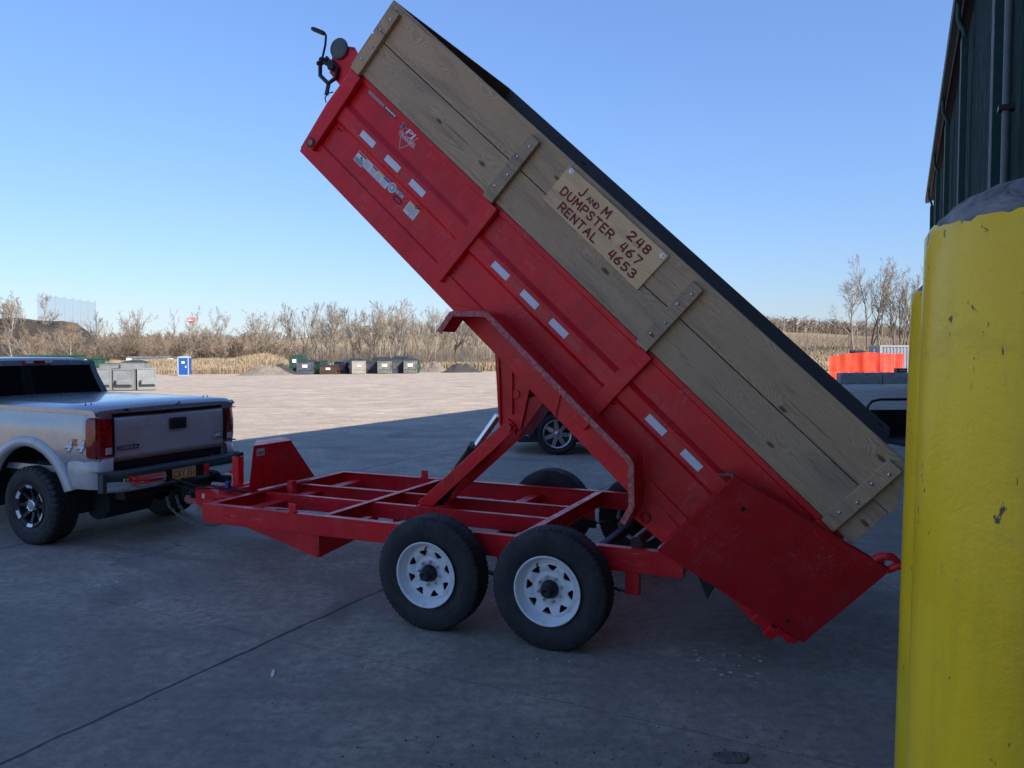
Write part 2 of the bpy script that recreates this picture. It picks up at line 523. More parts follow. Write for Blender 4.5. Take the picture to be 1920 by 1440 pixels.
    h = math_node(nt, 'ADD', h, math_node(nt, 'MULTIPLY', grit, 0.25))
    h = math_node(nt, 'SUBTRACT', h, math_node(nt, 'MULTIPLY', lines, 0.8))
    bump(nt, b, h, 0.85, 0.03)
    return m

def build_ground():
    xs = [-2500, -1200, -600] + [-320 + 8 * i for i in range(15)] + [-200 + 4 * i for i in range(101)] + [208 + 8 * i for i in range(15)] + [600, 1200, 2500]
    ys = [-1500, -600, -200, -80, -40, -20] + [-10 + 3.25 * i for i in range(8)] + [16 + 3 * i for i in range(100)] + [330, 380, 450, 600, 900, 1500, 3000]
    v = [(x, y, gz(x, y)) for y in ys for x in xs]
    n = len(xs)
    f = [(j * n + i, j * n + i + 1, (j + 1) * n + i + 1, (j + 1) * n + i) for j in range(len(ys) - 1) for i in range(n - 1)]
    mb = MB(); mb.add(v, f, 0, True)
    tag(mb.build('ground', ground_material()), kind='structure')
build_ground()

def soil_material(name, a, bb, g):
    m, nt, b = nodes_of(name)
    co = coord_of(nt)
    n1 = noise_node(nt, co, 0.35, 8, 0.7, 0.4)
    c = ramp(nt, n1, [(0.35, a), (0.55, bb), (0.68, g)])
    n2 = noise_node(nt, co, 3.0, 6, 0.7)
    c = mix(nt, ramp(nt, n2, [(0.35, 0.6), (0.6, 0.0)]), c, tuple(k * 0.5 for k in a))
    nt.links.new(c, b.inputs['Base Color'])
    b.inputs['Roughness'].default_value = 0.95
    bump(nt, b, n2, 0.8, 0.15)
    return m
M_soil = soil_material('dark_soil', (0.022, 0.019, 0.018), (0.045, 0.037, 0.030), (0.15, 0.115, 0.06))
M_grav = soil_material('gravel_soil', (0.16, 0.135, 0.115), (0.22, 0.185, 0.15), (0.27, 0.225, 0.17))
M_asph = soil_material('asphalt_millings', (0.035, 0.034, 0.034), (0.06, 0.057, 0.055), (0.14, 0.12, 0.10))

def mound(name, cx, cy, rx, ry, h, mat, flat=0.0, rz=0.0, seed=0.0, amp=0.22, n=44):
    v, f = [], []
    rings = 14
    for j in range(rings + 1):
        t = j / rings
        for k in range(n):
            a = 2 * PI * k / n
            nz = noise.noise((math.cos(a) * 1.3 + seed, math.sin(a) * 1.3, seed))
            rr = t * (1 + 0.25 * nz)
            x, y = rx * rr * math.cos(a), ry * rr * math.sin(a)
            p = 1 - sstep(flat, 1.0, t)
            z = h * p * (1 + amp * noise.noise((x * 1.8 / rx * 2 + seed, y * 1.8 / ry * 2, seed)) + 0.5 * amp * noise.noise((x * 6 / rx, y * 6 / ry, seed)))
            c, s = math.cos(rz), math.sin(rz)
            wx, wy = cx + c * x - s * y, cy + s * x + c * y
            v.append((wx, wy, gz(wx, wy) + z - (0.25 if j == rings else 0.0)))
    for j in range(rings):
        for k in range(n):
            k2 = (k + 1) % n
            f.append((j * n + k, (j + 1) * n + k, (j + 1) * n + k2, j * n + k2))
    mb = MB(); mb.add(v, f, 0, True)
    return tag(mb.build(name, mat), kind='structure')
mound('earth_mound', -93, 130, 27, 15, 7.6, M_soil, 0.55, 0.05, 2.2, 0.16, 72)
mound('gravel_mound', at(497, 86), 86, 3.4, 1.5, 1.0, M_grav, 0.1, 0, 5.1, 0.4)
mound('gravel_mound', at(528, 87.5), 87.5, 2.2, 1.2, 1.15, M_asph, 0.1, 0, 7.1, 0.4)
mound('gravel_mound', at(866, 92), 92, 2.6, 1.1, 0.95, M_asph, 0.15, 0, 9.1, 0.4)
mound('gravel_mound', at(812, 96), 96, 2.6, 1.2, 0.9, M_grav, 0.1, 0, 4.4, 0.6)

# ------------------------------------------------------------------ building on the right with eaves, gutter and downspouts
M_teal = simple('dark_teal_siding', (0.004, 0.022, 0.022), 0.85, var=0.25, scale=1.5, dirt=(0.015, 0.02, 0.018), dirt_amt=0.3, spec=0.1)
M_tealtrim = simple('dark_teal_trim', (0.014, 0.055, 0.055), 0.5, var=0.2, spec=0.25)
M_soffit = simple('brown_soffit', (0.075, 0.048, 0.036), 0.7, var=0.25)
M_roof = simple('brown_roof_sheet', (0.16, 0.11, 0.09), 0.5, var=0.15)
M_edge = simple('pale_frame_and_highlight', (0.30, 0.31, 0.31), 0.4, var=0.2)  # pale grey for frames and for painted edge highlights on gutter and downspouts
M_conc = simple('aged_concrete', (0.30, 0.29, 0.275), 0.9, var=0.3, scale=5, bumpy=0.5, bscale=40, dirt=(0.12, 0.115, 0.11), dirt_amt=0.5)

M_conduit = simple('grey_conduit', (0.10, 0.12, 0.125), 0.5, var=0.2)
def build_building():
    B = thing('warehouse', 'tall dark teal metal building with brown eaves behind the yellow bollards', 'building')
    B.rotation_euler = (0, 0, -BAZ)           # local y runs along the wall, local x away from the yard
    d0, d1, H, aw = -4.5, 46.7, 10.0, 1.2  # near end, unseen, cut short to let sunlit ground brighten the yard
    # wall of vertical ribbed sheet with one horizontal lap
    for z0, z1, ofs in ((0, 8.15, 0.0), (8.15, 9.85, 0.02)):
        mb = MB(); v, f = [], []
        y = d0
        prof = [(0, 0), (0.80, 0), (0.815, 0.004), (0.855, 0.004), (0.87, 0)]
        while y < d1:
            for dy, dx in prof:
                yy = min(y + dy, d1)
                v += [(aw + 0.04 - dx + ofs, yy, z0), (aw + 0.04 - dx + ofs, yy, z1)]
            y += 0.95
        f = [(2 * i, 2 * i + 2, 2 * i + 3, 2 * i + 1) for i in range(len(v) // 2 - 1)]
        mb.add(v, f)
        mb.build('wall', M_teal, B)
    mb = MB()
    mb.box(aw + 0.10, aw + 0.3, d0, d1, 0, 9.8)                      # backing
    mb.box(aw + 0.3, aw + 24, d0, d0 + 0.2, 0, 9.8)
    mb.box(aw + 0.3, aw + 24, d1 - 0.2, d1, 0, 9.8)
    mb.box(aw + 24, aw + 24.2, d0, d1, 0, 9.8)
    mb.build('end_wall', M_teal, B)
    mb = MB()                                                        # two roof slopes with thickness
    rid = aw + 12.1
    for xa, za, xb, zb in ((0.91, 10.0, rid, 11.3), (rid, 11.3, aw + 25, 10.0)):
        mb.add([(xa, d0 - .5, za), (xb, d0 - .5, zb), (xb, d1 + .3, zb), (xa, d1 + .3, za), (xa, d0 - .5, za - .1), (xb, d0 - .5, zb - .1), (xb, d1 + .3, zb - .1), (xa, d1 + .3, za - .1)],
               [(0, 1, 2, 3), (7, 6, 5, 4), (0, 4, 5, 1), (1, 5, 6, 2), (2, 6, 7, 3), (3, 7, 4, 0)])
    mb.build('roof', M_roof, B)
    mb = MB()                                                        # soffit and gable infill
    mb.box(1.07, aw + 0.1, d0, d1, 9.80, 9.86)
    mb.prism([(1.07, 9.87), (aw + 24.3, 9.87), (rid, 11.18)], lambda a, b, w: (a, w, b), d1 - 0.1, d1 + 0.05)
    mb.prism([(1.07, 9.87), (aw + 24.3, 9.87), (rid, 11.18)], lambda a, b, w: (a, w, b), d0, d0 + 0.15)
    mb.build('soffit', M_soffit, B)
    mb = MB()                                                        # gutter
    mb.box(0.87, 1.05, d0 - .4, d1 + .2, 9.72, 9.895)
    g = mb.build('gutter', M_tealtrim, B, bevel=0.015)
    mb = MB()
    mb.box(0.862, 0.882, d0 - .4, d1 + .21, 9.893, 9.925)
    mb.box(1.04, 1.063, d0 - .4, d1 + .2, 9.70, 9.722)
    mb.build('edge_highlight', M_edge, g)  # pale strips that paint the bright highlight lines along the gutter
    for d in (12.8, 20.4, 28.0, 35.6, 43.2, 5.2):
        mb = MB()
        mb.tube([(0.96, d, 9.75), (0.96, d, 9.42), (0.98, d, 9.3), (1.07, d, 9.12), (1.10, d, 8.98), (1.10, d, 8.2)], 0.055, 8)
        mb.box(1.03, 1.16, d - 0.10, d + 0.10, 0.2, 8.95)
        o = mb.build('downspout', M_tealtrim, B, bevel=0.01)
        mb = MB()
        mb.box(1.018, 1.033, d - 0.105, d - 0.085, 0.2, 8.9)
        mb.box(1.018, 1.033, d + 0.085, d + 0.105, 0.2, 8.9)
        mb.build('seam_highlight', M_edge, o)  # highlights on both downspout edges, painted as pale strips
    mb = MB()
    mb.tube([(1.09, 11.55, 0.2), (1.09, 11.55, 9.6)], 0.05, 10)
    p = mb.build('conduit', M_conduit, B)
    for z in (2.0, 4.9, 7.6):
        mb = MB(); mb.box(1.0, 1.18, 11.46, 11.64, z, z + 0.06); mb.build('clamp', M_black, p)
    mb = MB()
    mb.box(0.98, 1.2, 13.2, 13.6, 8.05, 8.3, 0); mb.box(0.93, 0.98, 13.23, 13.57, 8.0, 8.3, 1)
    mb.build('floodlight', [M_edge, M_decal_w], B, bevel=0.01)
build_building()

# ------------------------------------------------------------------ bollards
def yellow_paint():
    m, nt, b = nodes_of('yellow_bollard_paint')
    co = coord_of(nt)
    n1 = noise_node(nt, co, 2.0, 6, 0.6, 0.3)
    c = ramp(nt, n1, [(0.3, (0.92, 0.58, 0.012)), (0.7, (0.99, 0.67, 0.016))])
    st = noise_node(nt, co, 1.0, 6, 0.7, 0.4, (9, 9, 0.9))
    c = mix(nt, ramp(nt, st, [(0.52, 0.0), (0.75, 0.5)]), c, (0.52, 0.39, 0.03))
    sm = noise_node(nt, co, 6.0, 8, 0.75, 1.0)
    c = mix(nt, ramp(nt, sm, [(0.58, 0.0), (0.74, 0.5)]), c, (0.52, 0.38, 0.05))
    ch = noise_node(nt, co, 1.0, 5, 0.6, 0.8, (48, 48, 22))
    chm = ramp(nt, ch, [(0.66, 0.0), (0.675, 1.0)])
    gate = ramp(nt, noise_node(nt, co, 3.0, 2), [(0.5, 0.0), (0.56, 1.0)])
    chm = math_node(nt, 'MULTIPLY', chm, gate)
    c = mix(nt, chm, c, (0.09, 0.07, 0.045))
    nt.links.new(c, b.inputs['Base Color'])
    nt.links.new(ramp(nt, n1, [(0.3, 0.22), (0.7, 0.40)]), b.inputs['Roughness'])
    h = noise_node(nt, co, 9.0, 6, 0.65, 0.5)
    h2 = noise_node(nt, co, 60.0, 4, 0.65)
    hh = math_node(nt, 'ADD', math_node(nt, 'MULTIPLY', h, 0.55), math_node(nt, 'MULTIPLY', h2, 0.18))
    hh = math_node(nt, 'SUBTRACT', hh, math_node(nt, 'MULTIPLY', chm, 0.4))
    bump(nt, b, hh, 0.42, 0.012)
    return m
M_yellow = yellow_paint()
def capstone():
    m, nt, b = nodes_of('bollard_cap_concrete')
    co = coord_of(nt)
    n1 = noise_node(nt, co, 16, 9, 0.75, 0.6)
    c = ramp(nt, n1, [(0.34, (0.14, 0.138, 0.145)), (0.5, (0.40, 0.39, 0.385)), (0.66, (0.62, 0.60, 0.58))])
    lic = ramp(nt, noise_node(nt, co, 5.0, 6, 0.6, 0.6), [(0.62, 0.0), (0.7, 0.45)])
    c = mix(nt, lic, c, (0.42, 0.38, 0.16))
    nt.links.new(c, b.inputs['Base Color'])
    b.inputs['Roughness'].default_value = 0.95
    bump(nt, b, n1, 1.0, 0.04)
    return m
M_cap = capstone()
def bollard(x, y, r, h, dome, label, tilt, seed, rz):
    B = thing('bollard', label, 'bollard', (x, y, 0), rz, 'yellow bollards beside the building')
    B.rotation_euler = (0, tilt, 0)
    n = 96; v, f = [], []
    zs = [0, .3, .6, .9, 1.2, 1.5, 1.8, 2.0, h - 0.06, h - 0.015, h]
    for j, z in enumerate(zs):
        for k in range(n):
            a = 2 * PI * k / n
            rr = r * (1 + 0.002 * noise.noise((3 * math.cos(a), 3 * math.sin(a), z * 1.5 + seed)))
            zz = z
            if j >= len(zs) - 3:
                zz = z + 0.016 * noise.noise((5 * math.cos(a), 5 * math.sin(a), seed)) + 0.006 * noise.noise((19 * math.cos(a), 19 * math.sin(a), seed))
            if j == len(zs) - 1: rr = r * 0.965
            v.append((rr * math.cos(a), rr * math.sin(a), zz))
    for j in range(len(zs) - 1):
        for k in range(n):
            k2 = (k + 1) % n
            f.append((j * n + k, j * n + k2, (j + 1) * n + k2, (j + 1) * n + k))
    mb = MB(); mb.add(v, f, 0, True)
    mb.build('post', M_yellow, B)
    v, f = [], []
    for j in range(13):
        t = (PI / 2) * j / 12
        for k in range(n):
            a = 2 * PI * k / n
            rr = r * 0.97 * math.cos(t)
            nz = 0.012 * noise.noise((9 * math.cos(a) * math.cos(t), 9 * math.sin(a) * math.cos(t), seed + 4 * math.sin(t))) if j < 12 else 0
            v.append((rr * math.cos(a), rr * math.sin(a), h - 0.04 + (dome + 0.04) * math.sin(t) + nz))
    for j in range(12):
        for k in range(n):
            k2 = (k + 1) % n
            f.append((j * n + k, j * n + k2, (j + 1) * n + k2, (j + 1) * n + k))
    mb = MB(); mb.add(v, f, 0, True)
    mb.build('concrete_cap', M_cap, B)
bollard(1.0225, 1.515, 0.222, 2.145, 0.092, 'big scuffed yellow bollard with grey domed concrete top, nearest on the right', R(0.8), 3.3, 0)
bollard(1.81, 3.10, 0.222, 2.135, 0.09, 'yellow bollard mostly hidden behind the nearest yellow bollard', R(0.8), 8.1, 0)
# ------------------------------------------------------------------ dump trailer
M_spool = simple('dull_grey_steel', (0.10, 0.12, 0.13), 0.55, 0.3)
TX, TY, TYAW = 0.724, 5.965, R(156.18)      # local x points to the tow vehicle, local y towards the camera
def tw(x, y, z=0.0):
    c, s = math.cos(TYAW), math.sin(TYAW)
    return Vector((TX + c * x - s * y, TY + s * x + c * y, z))

def sector_disc(mb, n, r0, r1, hole, yfun, mi, c=(0, 0, 0), flip=1, k=20, rot=0.0, depth=0.012):
    """disc between r0 and r1 made of n sectors, each with one opening; hole = list of (angle fraction -.5...5, radius)"""
    hk = len(hole)
    for s_ in range(n):
        a0 = rot + 2 * PI * s_ / n
        half = PI / n
        cen = sum(h[0] for h in hole) / hk, sum(h[1] for h in hole) / hk
        outer = []
        q = hk // 4
        for i in range(hk):
            # walk the sector boundary: outer arc, side, inner arc, side
            t = (i % q) / q
            side = i // q
            if side == 0: outer.append((-0.5 + t, r1))
            elif side == 1: outer.append((0.5, r1 + (r0 - r1) * t))
            elif side == 2: outer.append((0.5 - t, r0))
            else: outer.append((-0.5, r0 + (r1 - r0) * t))
        def P(af, r, dy=0.0):
            a = a0 + af * 2 * half
            return (c[0] + r * math.cos(a), c[1] + flip * (yfun(r) + dy), c[2] + r * math.sin(a))
        mids = [((o[0] + h[0]) / 2, (o[1] + h[1]) / 2) for o, h in zip(outer, hole)]
        v = [P(*o) for o in outer] + [P(*m_) for m_ in mids] + [P(*h) for h in hole] + [P(h[0], h[1], -depth) for h in hole]
        f = []
        for ring in range(3):
            for i in range(hk):
                i2 = (i + 1) % hk
                f.append((ring * hk + i, ring * hk + i2, (ring + 1) * hk + i2, (ring + 1) * hk + i))
        mb.add(v, f, mi, False)

def tyre_mesh(Rr, w, rim, mats, segs=180, groove=(0.25, 0.5, 0.75), shoulder=True, chunky=False):
    hw = w / 2
    sid = Rr - rim
    prof = [(rim - 0.004, -hw * 0.74), (rim + 0.012, -hw * 0.86), (rim + sid * 0.30, -hw * 0.985), (rim + sid * 0.52, -hw), (rim + sid * 0.72, -hw * 0.985), (rim + sid * 0.74, -hw * 0.965), (Rr - 0.030, -hw * 0.93), (Rr - 0.010, -hw * 0.84), (Rr - 0.003, -hw * 0.74)]
    nsh = len(prof)
    ys = []
    gw = 0.006 if not chunky else 0.008
    gd = 0.010 if not chunky else 0.015
    for g in groove:
        y = (-0.74 + 1.48 * g) * hw
        ys += [(Rr - 0.001, y - gw), (Rr - gd, y - gw * 0.8), (Rr - gd, y + gw * 0.8), (Rr - 0.001, y + gw)]
    ng = len(ys)
    prof = prof + ys + [(r, -o) for r, o in reversed(prof)]
    m = len(prof)
    per = 3 if not chunky else 6
    def mod(j, k, r):
        if chunky:
            tread = 5 <= j < m - 5
            ph = (k + (0 if j < m / 2 else 2) + (j // 4) * 2) % per
            if tread and ph == 0: return r - 0.016
            return r
        if (6 <= j <= 8 or m - 9 <= j <= m - 7) and k % per == 0: return r - 0.008
        return r
    mb = MB()
    mb.lathe(prof, (0, 0, 0), segs, 0, 'y', mod, not chunky)
    for sg in (-1, 1):                                   # moulded ring on each sidewall
        mb.lathe([(rim + sid * 0.42, sg * hw * 0.99), (rim + sid * 0.43, sg * hw * 1.008), (rim + sid * 0.45, sg * hw * 1.008), (rim + sid * 0.46, sg * hw * 0.99)], (0, 0, 0), 96)
    return mb

HOLE = []
for i in range(20):                                      # rounded triangular window
    a = 2 * PI * (i - 2.5) / 20
    HOLE.append((-0.24 * math.cos(a + PI / 4) , 0))
def tri_hole(ra, rb, wa, wb, n=20):
    q = n // 4
    out = []
    for i in range(n):
        t = (i % q) / q; side = i // q
        if side == 0: p = (-wb + 2 * wb * t, rb)
        elif side == 1: p = (wb + (wa - wb) * t, rb + (ra - rb) * t)
        elif side == 2: p = (wa - 2 * wa * t, ra)
        else: p = (-wa + (wa - wb) * t, ra + (rb - ra) * t)
        out.append(p)
    # soften corners
    sm = []
    for i in range(n):
        a, b_, c_ = out[i - 1], out[i], out[(i + 1) % n]
        sm.append(((a[0] + 2 * b_[0] + c_[0]) / 4, (a[1] + 2 * b_[1] + c_[1]) / 4))
    return sm

def trailer_wheel_parts(root, loc, face, rot):
    """face=+1: outer side towards +y"""
    M0 = Matrix.Translation(loc)
    RT = 0.392
    w = bpy.data.objects.new('wheel', None); COL.objects.link(w); w.parent = root; w.matrix_local = M0
    tyre_mesh(RT, 0.208, 0.212, M_rubber, 210).build('tyre', M_rubber, w)
    mb = MB()
    f = face
    barrel = [(0.220, 0.100), (0.226, 0.106), (0.224, 0.112), (0.214, 0.110), (0.208, 0.098), (0.206, 0.080), (0.196, 0.070), (0.190, 0.045), (0.184, 0.038)]
    mb.lathe([(r, f * o) for r, o in barrel], (0, 0, 0), 80, 0)
    mb.lathe([(0.200, f * 0.05), (0.186, f * -0.09), (0.21, f * -0.10)], (0, 0, 0), 64, 0)
    yf = lambda r: 0.038 + 0.022 * sstep(0.185, 0.165, r) - 0.020 * sstep(0.150, 0.095, r)
    mb.lathe([(0.185, f * yf(0.185)), (0.178, f * yf(0.178)), (0.170, f * yf(0.170))], (0, 0, 0), 80, 0)
    sector_disc(mb, 8, 0.112, 0.170, tri_hole(0.121, 0.160, 0.09, 0.31), yf, 0, flip=f, rot=rot)
    mb.lathe([(0.112, f * yf(0.112)), (0.104, f * 0.044), (0.098, f * 0.046), (0.055, f * 0.046), (0.055, f * 0.02)], (0, 0, 0), 64, 0)
    mb.build('rim', M_whiterim, w, fixn=False)
    mb = MB()
    mb.lathe([(0.175, f * -0.07), (0.175, f * -0.005), (0.05, f * 0.0)], (0, 0, 0), 40, 0)
    mb.build('brake_drum', M_dark, w)
    mb = MB()
    hubp = [(0.058, 0.03), (0.058, 0.058), (0.052, 0.066), (0.050, 0.092), (0.046, 0.098), (0.034, 0.100), (0.034, 0.128), (0.030, 0.134), (0.016, 0.136), (0.015, 0.130), (0.0, 0.130)]
    mb.lathe([(r, f * o) for r, o in hubp], (0, 0, 0), 32, 0)
    mb.build('hub', M_dark, w)
    for k in range(8):
        a = rot + 2 * PI * (k + 0.5) / 8
        p = Vector((0.080 * math.cos(a), f * 0.044, 0.080 * math.sin(a)))
        mb = MB()
        mb.tube([p, p + Vector((0, f * 0.018, 0))], 0.0105, 6, 0, smooth=False)
        mb.tube([p + Vector((0, f * 0.016, 0)), p + Vector((0, f * 0.028, 0))], 0.006, 8, 0)
        mb.build('lug_nut', M_steel, w)
    a = rot + 0.95
    mb = MB()
    mb.tube([(0.178 * math.cos(a), f * 0.05, 0.178 * math.sin(a)), (0.172 * math.cos(a), f * 0.072, 0.172 * math.sin(a)), (0.150 * math.cos(a), f * 0.078, 0.150 * math.sin(a))], 0.005, 6)
    mb.build('valve_stem', M_black, w)
    return w

STROKES = {
 'J': [[(.5, 1), (.5, .25), (.4, .05), (.22, 0), (.05, .14)]],
 'A': [[(0, 0), (.3, 1), (.6, 0)], [(.11, .36), (.49, .36)]],
 'N': [[(0, 0), (0, 1), (.55, 0), (.55, 1)]],
 'D': [[(0, 0), (0, 1), (.28, 1), (.5, .82), (.55, .5), (.5, .18), (.28, 0), (0, 0)]],
 'M': [[(0, 0), (.06, 1), (.34, .35), (.62, 1), (.68, 0)]],
 'U': [[(0, 1), (0, .25), (.12, .05), (.28, 0), (.44, .05), (.55, .25), (.55, 1)]],
 'P': [[(0, 0), (0, 1), (.35, 1), (.52, .88), (.55, .74), (.52, .58), (.35, .48), (0, .48)]],
 'S': [[(.52, .84), (.4, .97), (.22, 1), (.06, .9), (.03, .72), (.14, .57), (.42, .45), (.54, .28), (.5, .1), (.34, 0), (.14, .02), (.0, .16)]],
 'T': [[(0, 1), (.6, 1)], [(.3, 1), (.3, 0)]],
 'E': [[(.5, 1), (0, 1), (0, 0), (.5, 0)], [(0, .52), (.4, .52)]],
 'R': [[(0, 0), (0, 1), (.35, 1), (.53, .88), (.55, .74), (.52, .58), (.35, .48), (0, .48)], [(.28, .48), (.55, 0)]],
 'L': [[(0, 1), (0, 0), (.5, 0)]],
 '2': [[(.03, .78), (.12, .95), (.3, 1), (.48, .92), (.52, .74), (.42, .5), (0, 0), (.55, 0)]],
 '4': [[(.42, 0), (.42, 1)], [(.42, .3), (0, .3), (.16, 1)]],
 '8': [[(.28, .54), (.1, .64), (.05, .8), (.14, .96), (.28, 1), (.42, .96), (.51, .8), (.46, .64), (.28, .54), (.08, .42), (.02, .24), (.1, .06), (.28, 0), (.46, .06), (.54, .24), (.48, .42), (.28, .54)]],
 '6': [[(.45, 1), (.2, .8), (.04, .5), (.01, .25), (.1, .05), (.28, 0), (.46, .06), (.54, .26), (.47, .46), (.28, .54), (.1, .46), (.03, .3)]],
 '7': [[(0, 1), (.55, 1), (.2, 0)]],
 '5': [[(.5, 1), (.08, 1), (.04, .56), (.3, .62), (.5, .5), (.55, .3), (.45, .08), (.25, 0), (.02, .1)]],
 '3': [[(.02, .88), (.2, 1), (.4, .97), (.5, .8), (.42, .6), (.22, .54)], [(.22, .54), (.46, .46), (.55, .26), (.44, .06), (.22, 0), (0, .12)]],
}
def stroke_text(mb, txt, M, h, width, r, mi=0, sp=0.28):
    tot = 0; offs = []
    for ch in txt:
        wd = max(p[0] for st in STROKES[ch] for p in st)
        offs.append(tot); tot += wd + sp
    tot -= sp
    kx = width / tot
    for ch, o in zip(txt, offs):
        for st in STROKES[ch]:
            pts = [M @ Vector(((o + p[0]) * kx, p[1] * h, 0)) for p in st]
            nrm = (M.to_3x3() @ Vector((0, 0, 1))).normalized()
            for i in range(len(pts) - 1):
                a, b = pts[i], pts[i + 1]
                d = (b - a)
                if d.length < 1e-5: continue
                d.normalize(); s_ = d.cross(nrm) * r
                lift = nrm * (0.0012 + 0.0004 * ((i * 7 + len(txt)) % 5))
                # rounded-end ribbon
                v = []
                for k in range(5): 
                    t = PI / 2 + PI * k / 4
                    v.append(a + lift + d * r * math.cos(t) + s_ * math.sin(t))
                for k in range(5):
                    t = -PI / 2 + PI * k / 4
                    v.append(b + lift + d * r * math.cos(t) + s_ * math.sin(t))
                mb.add(v, [tuple(range(10))], mi)

A_BED = R(43.2)
BEDM = Matrix(((math.cos(A_BED), 0, -math.sin(A_BED), -1.273), (0, 1, 0, 0), (math.sin(A_BED), 0, math.cos(A_BED), 0.291), (0, 0, 0, 1)))
def side_M(s, n, y, ang=0.0):
    """text frame on the near side of the bed: right = towards the tail, up = away from the floor"""
    return Matrix(((-1, 0, 0, s), (0, 0, 1, y), (0, 1, 0, n), (0, 0, 0, 1))) @ Matrix.Rotation(ang, 4, 'Z')

def build_trailer():
    T = thing('dump_trailer', 'red tandem dump trailer with its wooden-sided bed tipped up beside the yellow bollards', 'trailer', (TX, TY, 0), TYAW)
    # ---------------- chassis
    def chan(mb, p0, p1, h, w=0.055, t=0.008, side=1, mi=0):
        """C channel between two points, top at p.z, open on one side"""
        p0, p1 = Vector(p0), Vector(p1)
        d = (p1 - p0); d.z = 0; d.normalize()
        s = Vector((-d.y, d.x, 0)) * side
        mb.beam(p0 + s * (t / 2) - Vector((0, 0, h / 2)), p1 + s * (t / 2) - Vector((0, 0, h / 2)), t, h - 0.002, mi)
        for z in (-t / 2, -h + t / 2):
            mb.beam(p0 + s * (w / 2) + Vector((0, 0, z)), p1 + s * (w / 2) + Vector((0, 0, z)), w, t, mi)
    mb = MB()
    for y, sd in ((0.965, 1), (-0.965, -1)):
        chan(mb, (3.17, y, 0.636), (-0.80, y, 0.636), 0.152, 0.065, side=sd)
    chan(mb, (3.165, 0.957, 0.634), (3.165, -0.957, 0.634), 0.148, 0.06, side=-1)
    chan(mb, (-0.79, 0.90, 0.630), (-0.79, -0.90, 0.630), 0.14, 0.06, side=1)
    chan(mb, (2.0, 0.955, 0.632), (2.0, -0.955, 0.632), 0.11, 0.055, side=-1)
    chan(mb, (0.36, 0.955, 0.634), (0.36, -0.955, 0.634), 0.12, 0.06, side=-1)
    mb.box(2.86, 2.98, -0.90, 0.90, 0.560, 0.568)
    for y in (0.29, -0.24):
        chan(mb, (3.10, y, 0.622), (0.365, y, 0.622), 0.125, 0.05, side=1 if y > 0 else -1)
    mb.box(1.40, 1.62, -0.24, 0.29, 0.50, 0.53)
    mb.box(0.9, 1.0, -0.95, -0.25, 0.5, 0.56); 
    mb.build('frame', M_red, T, bevel=0.0025, seg=2)
    for x, y in ((2.25, 0.945), (2.17, -0.955)):
        mb = MB(); mb.box(x - 0.035, x + 0.035, y - 0.006, y + 0.006, 0.637, 0.705); mb.box(x - 0.03, x + 0.03, y - 0.03, y + 0.03, 0.637, 0.645)
        mb.build('stop_tab', M_red, T, bevel=0.002)
    mb = MB(); mb.box(2.97, 3.03, 0.02, 0.08, 0.47, 0.70)
    mb.build('prop_post', M_red, T, bevel=0.003)
    # A-frame tongue
    mb = MB()
    for sg in (1, -1):
        a, b_ = Vector((2.02, 0.945 * sg, 0.478)), Vector((4.02, 0.085 * sg, 0.478))
        d = (b_ - a).normalized(); s = Vector((-d.y, d.x, 0)) * -sg
        mb.prism([(0, 0), (0, -0.175), (0.55, -0.16), (2.17, -0.12), (2.17, 0)], lambda u, v_, w: a + d * u + s * w + Vector((0, 0, v_)), 0.0, 0.008)
        for z, k in ((-0.004, 0), (-0.171, 1)):
            mb.beam(a + s * 0.03 + Vector((0, 0, z)), a + d * 1.6 + s * 0.03 + Vector((0, 0, z + 0.025 * k)), 0.052, 0.008)
    for sg in (1, -1):
        mb.prism([(sg * 0.94, 0.304), (sg * 0.94, 0.476), (sg * 0.12, 0.476), (sg * 0.12, 0.36)], lambda u, v_, w: (w, u, v_), 2.004, 2.014)
    mb.box(3.19, 3.72, -0.30, 0.30, 0.535, 0.548)
    mb.box(3.55, 3.84, -0.11, 0.11, 0.50, 0.60)
    mb.prism([(3.84, 0.48), (4.16, 0.44), (4.16, 0.555), (4.02, 0.57), (3.84, 0.50)], lambda u, v_, w: (u, w, v_), -0.085, 0.085)
    mb.prism([(3.78, 0.44), (4.12, 0.40), (4.12, 0.45), (3.78, 0.50)], lambda u, v_, w: (u, w, v_), -0.12, 0.12)
    mb.build('tongue', M_red, T, bevel=0.004)
    mb = MB()
    mb.box(4.10, 4.32, -0.05, 0.05, 0.385, 0.43); mb.ball((4.33, 0, 0.415), 0.05, 0)
    mb.box(4.02, 4.16, 0.02, 0.07, 0.33, 0.40)
    mb.build('coupler', M_redrust, T, bevel=0.004)
    mb = MB()
    mb.box(4.04, 4.072, 0.0865, 0.0875, 0.46, 0.505)
    mb.build('coupler_label', M_decal_w, T)
    mb = MB()
    mb.tube([(3.20, 0.22, 0.61), (3.5, 0.20, 0.60), (3.7, 0.14, 0.585), (3.9, 0.12, 0.60), (4.1, 0.11, 0.575), (4.3, 0.09, 0.60), (4.5, 0.12, 0.64)], 0.009, 6)
    mb.tube([(3.40, 0.19, 0.60), (3.62, 0.17, 0.565), (3.86, 0.13, 0.58), (4.2, 0.13, 0.545), (4.45, 0.1, 0.58)], 0.007, 6)
    mb.build('brake_cable', M_black, T)
    mb = MB()
    mb.box(3.66, 3.70, 0.125, 0.165, 0.60, 0.66); mb.build('breakaway_switch', M_decal_b, T, bevel=0.004)
    # jack
    mb = MB()
    mb.beam((3.70, -0.01, 0.60), (3.70, -0.01, 0.88), 0.075, 0.075, up=(1, 0, 0)); mb.box(3.62, 3.80, -0.12, 0.12, 0.595, 0.612)
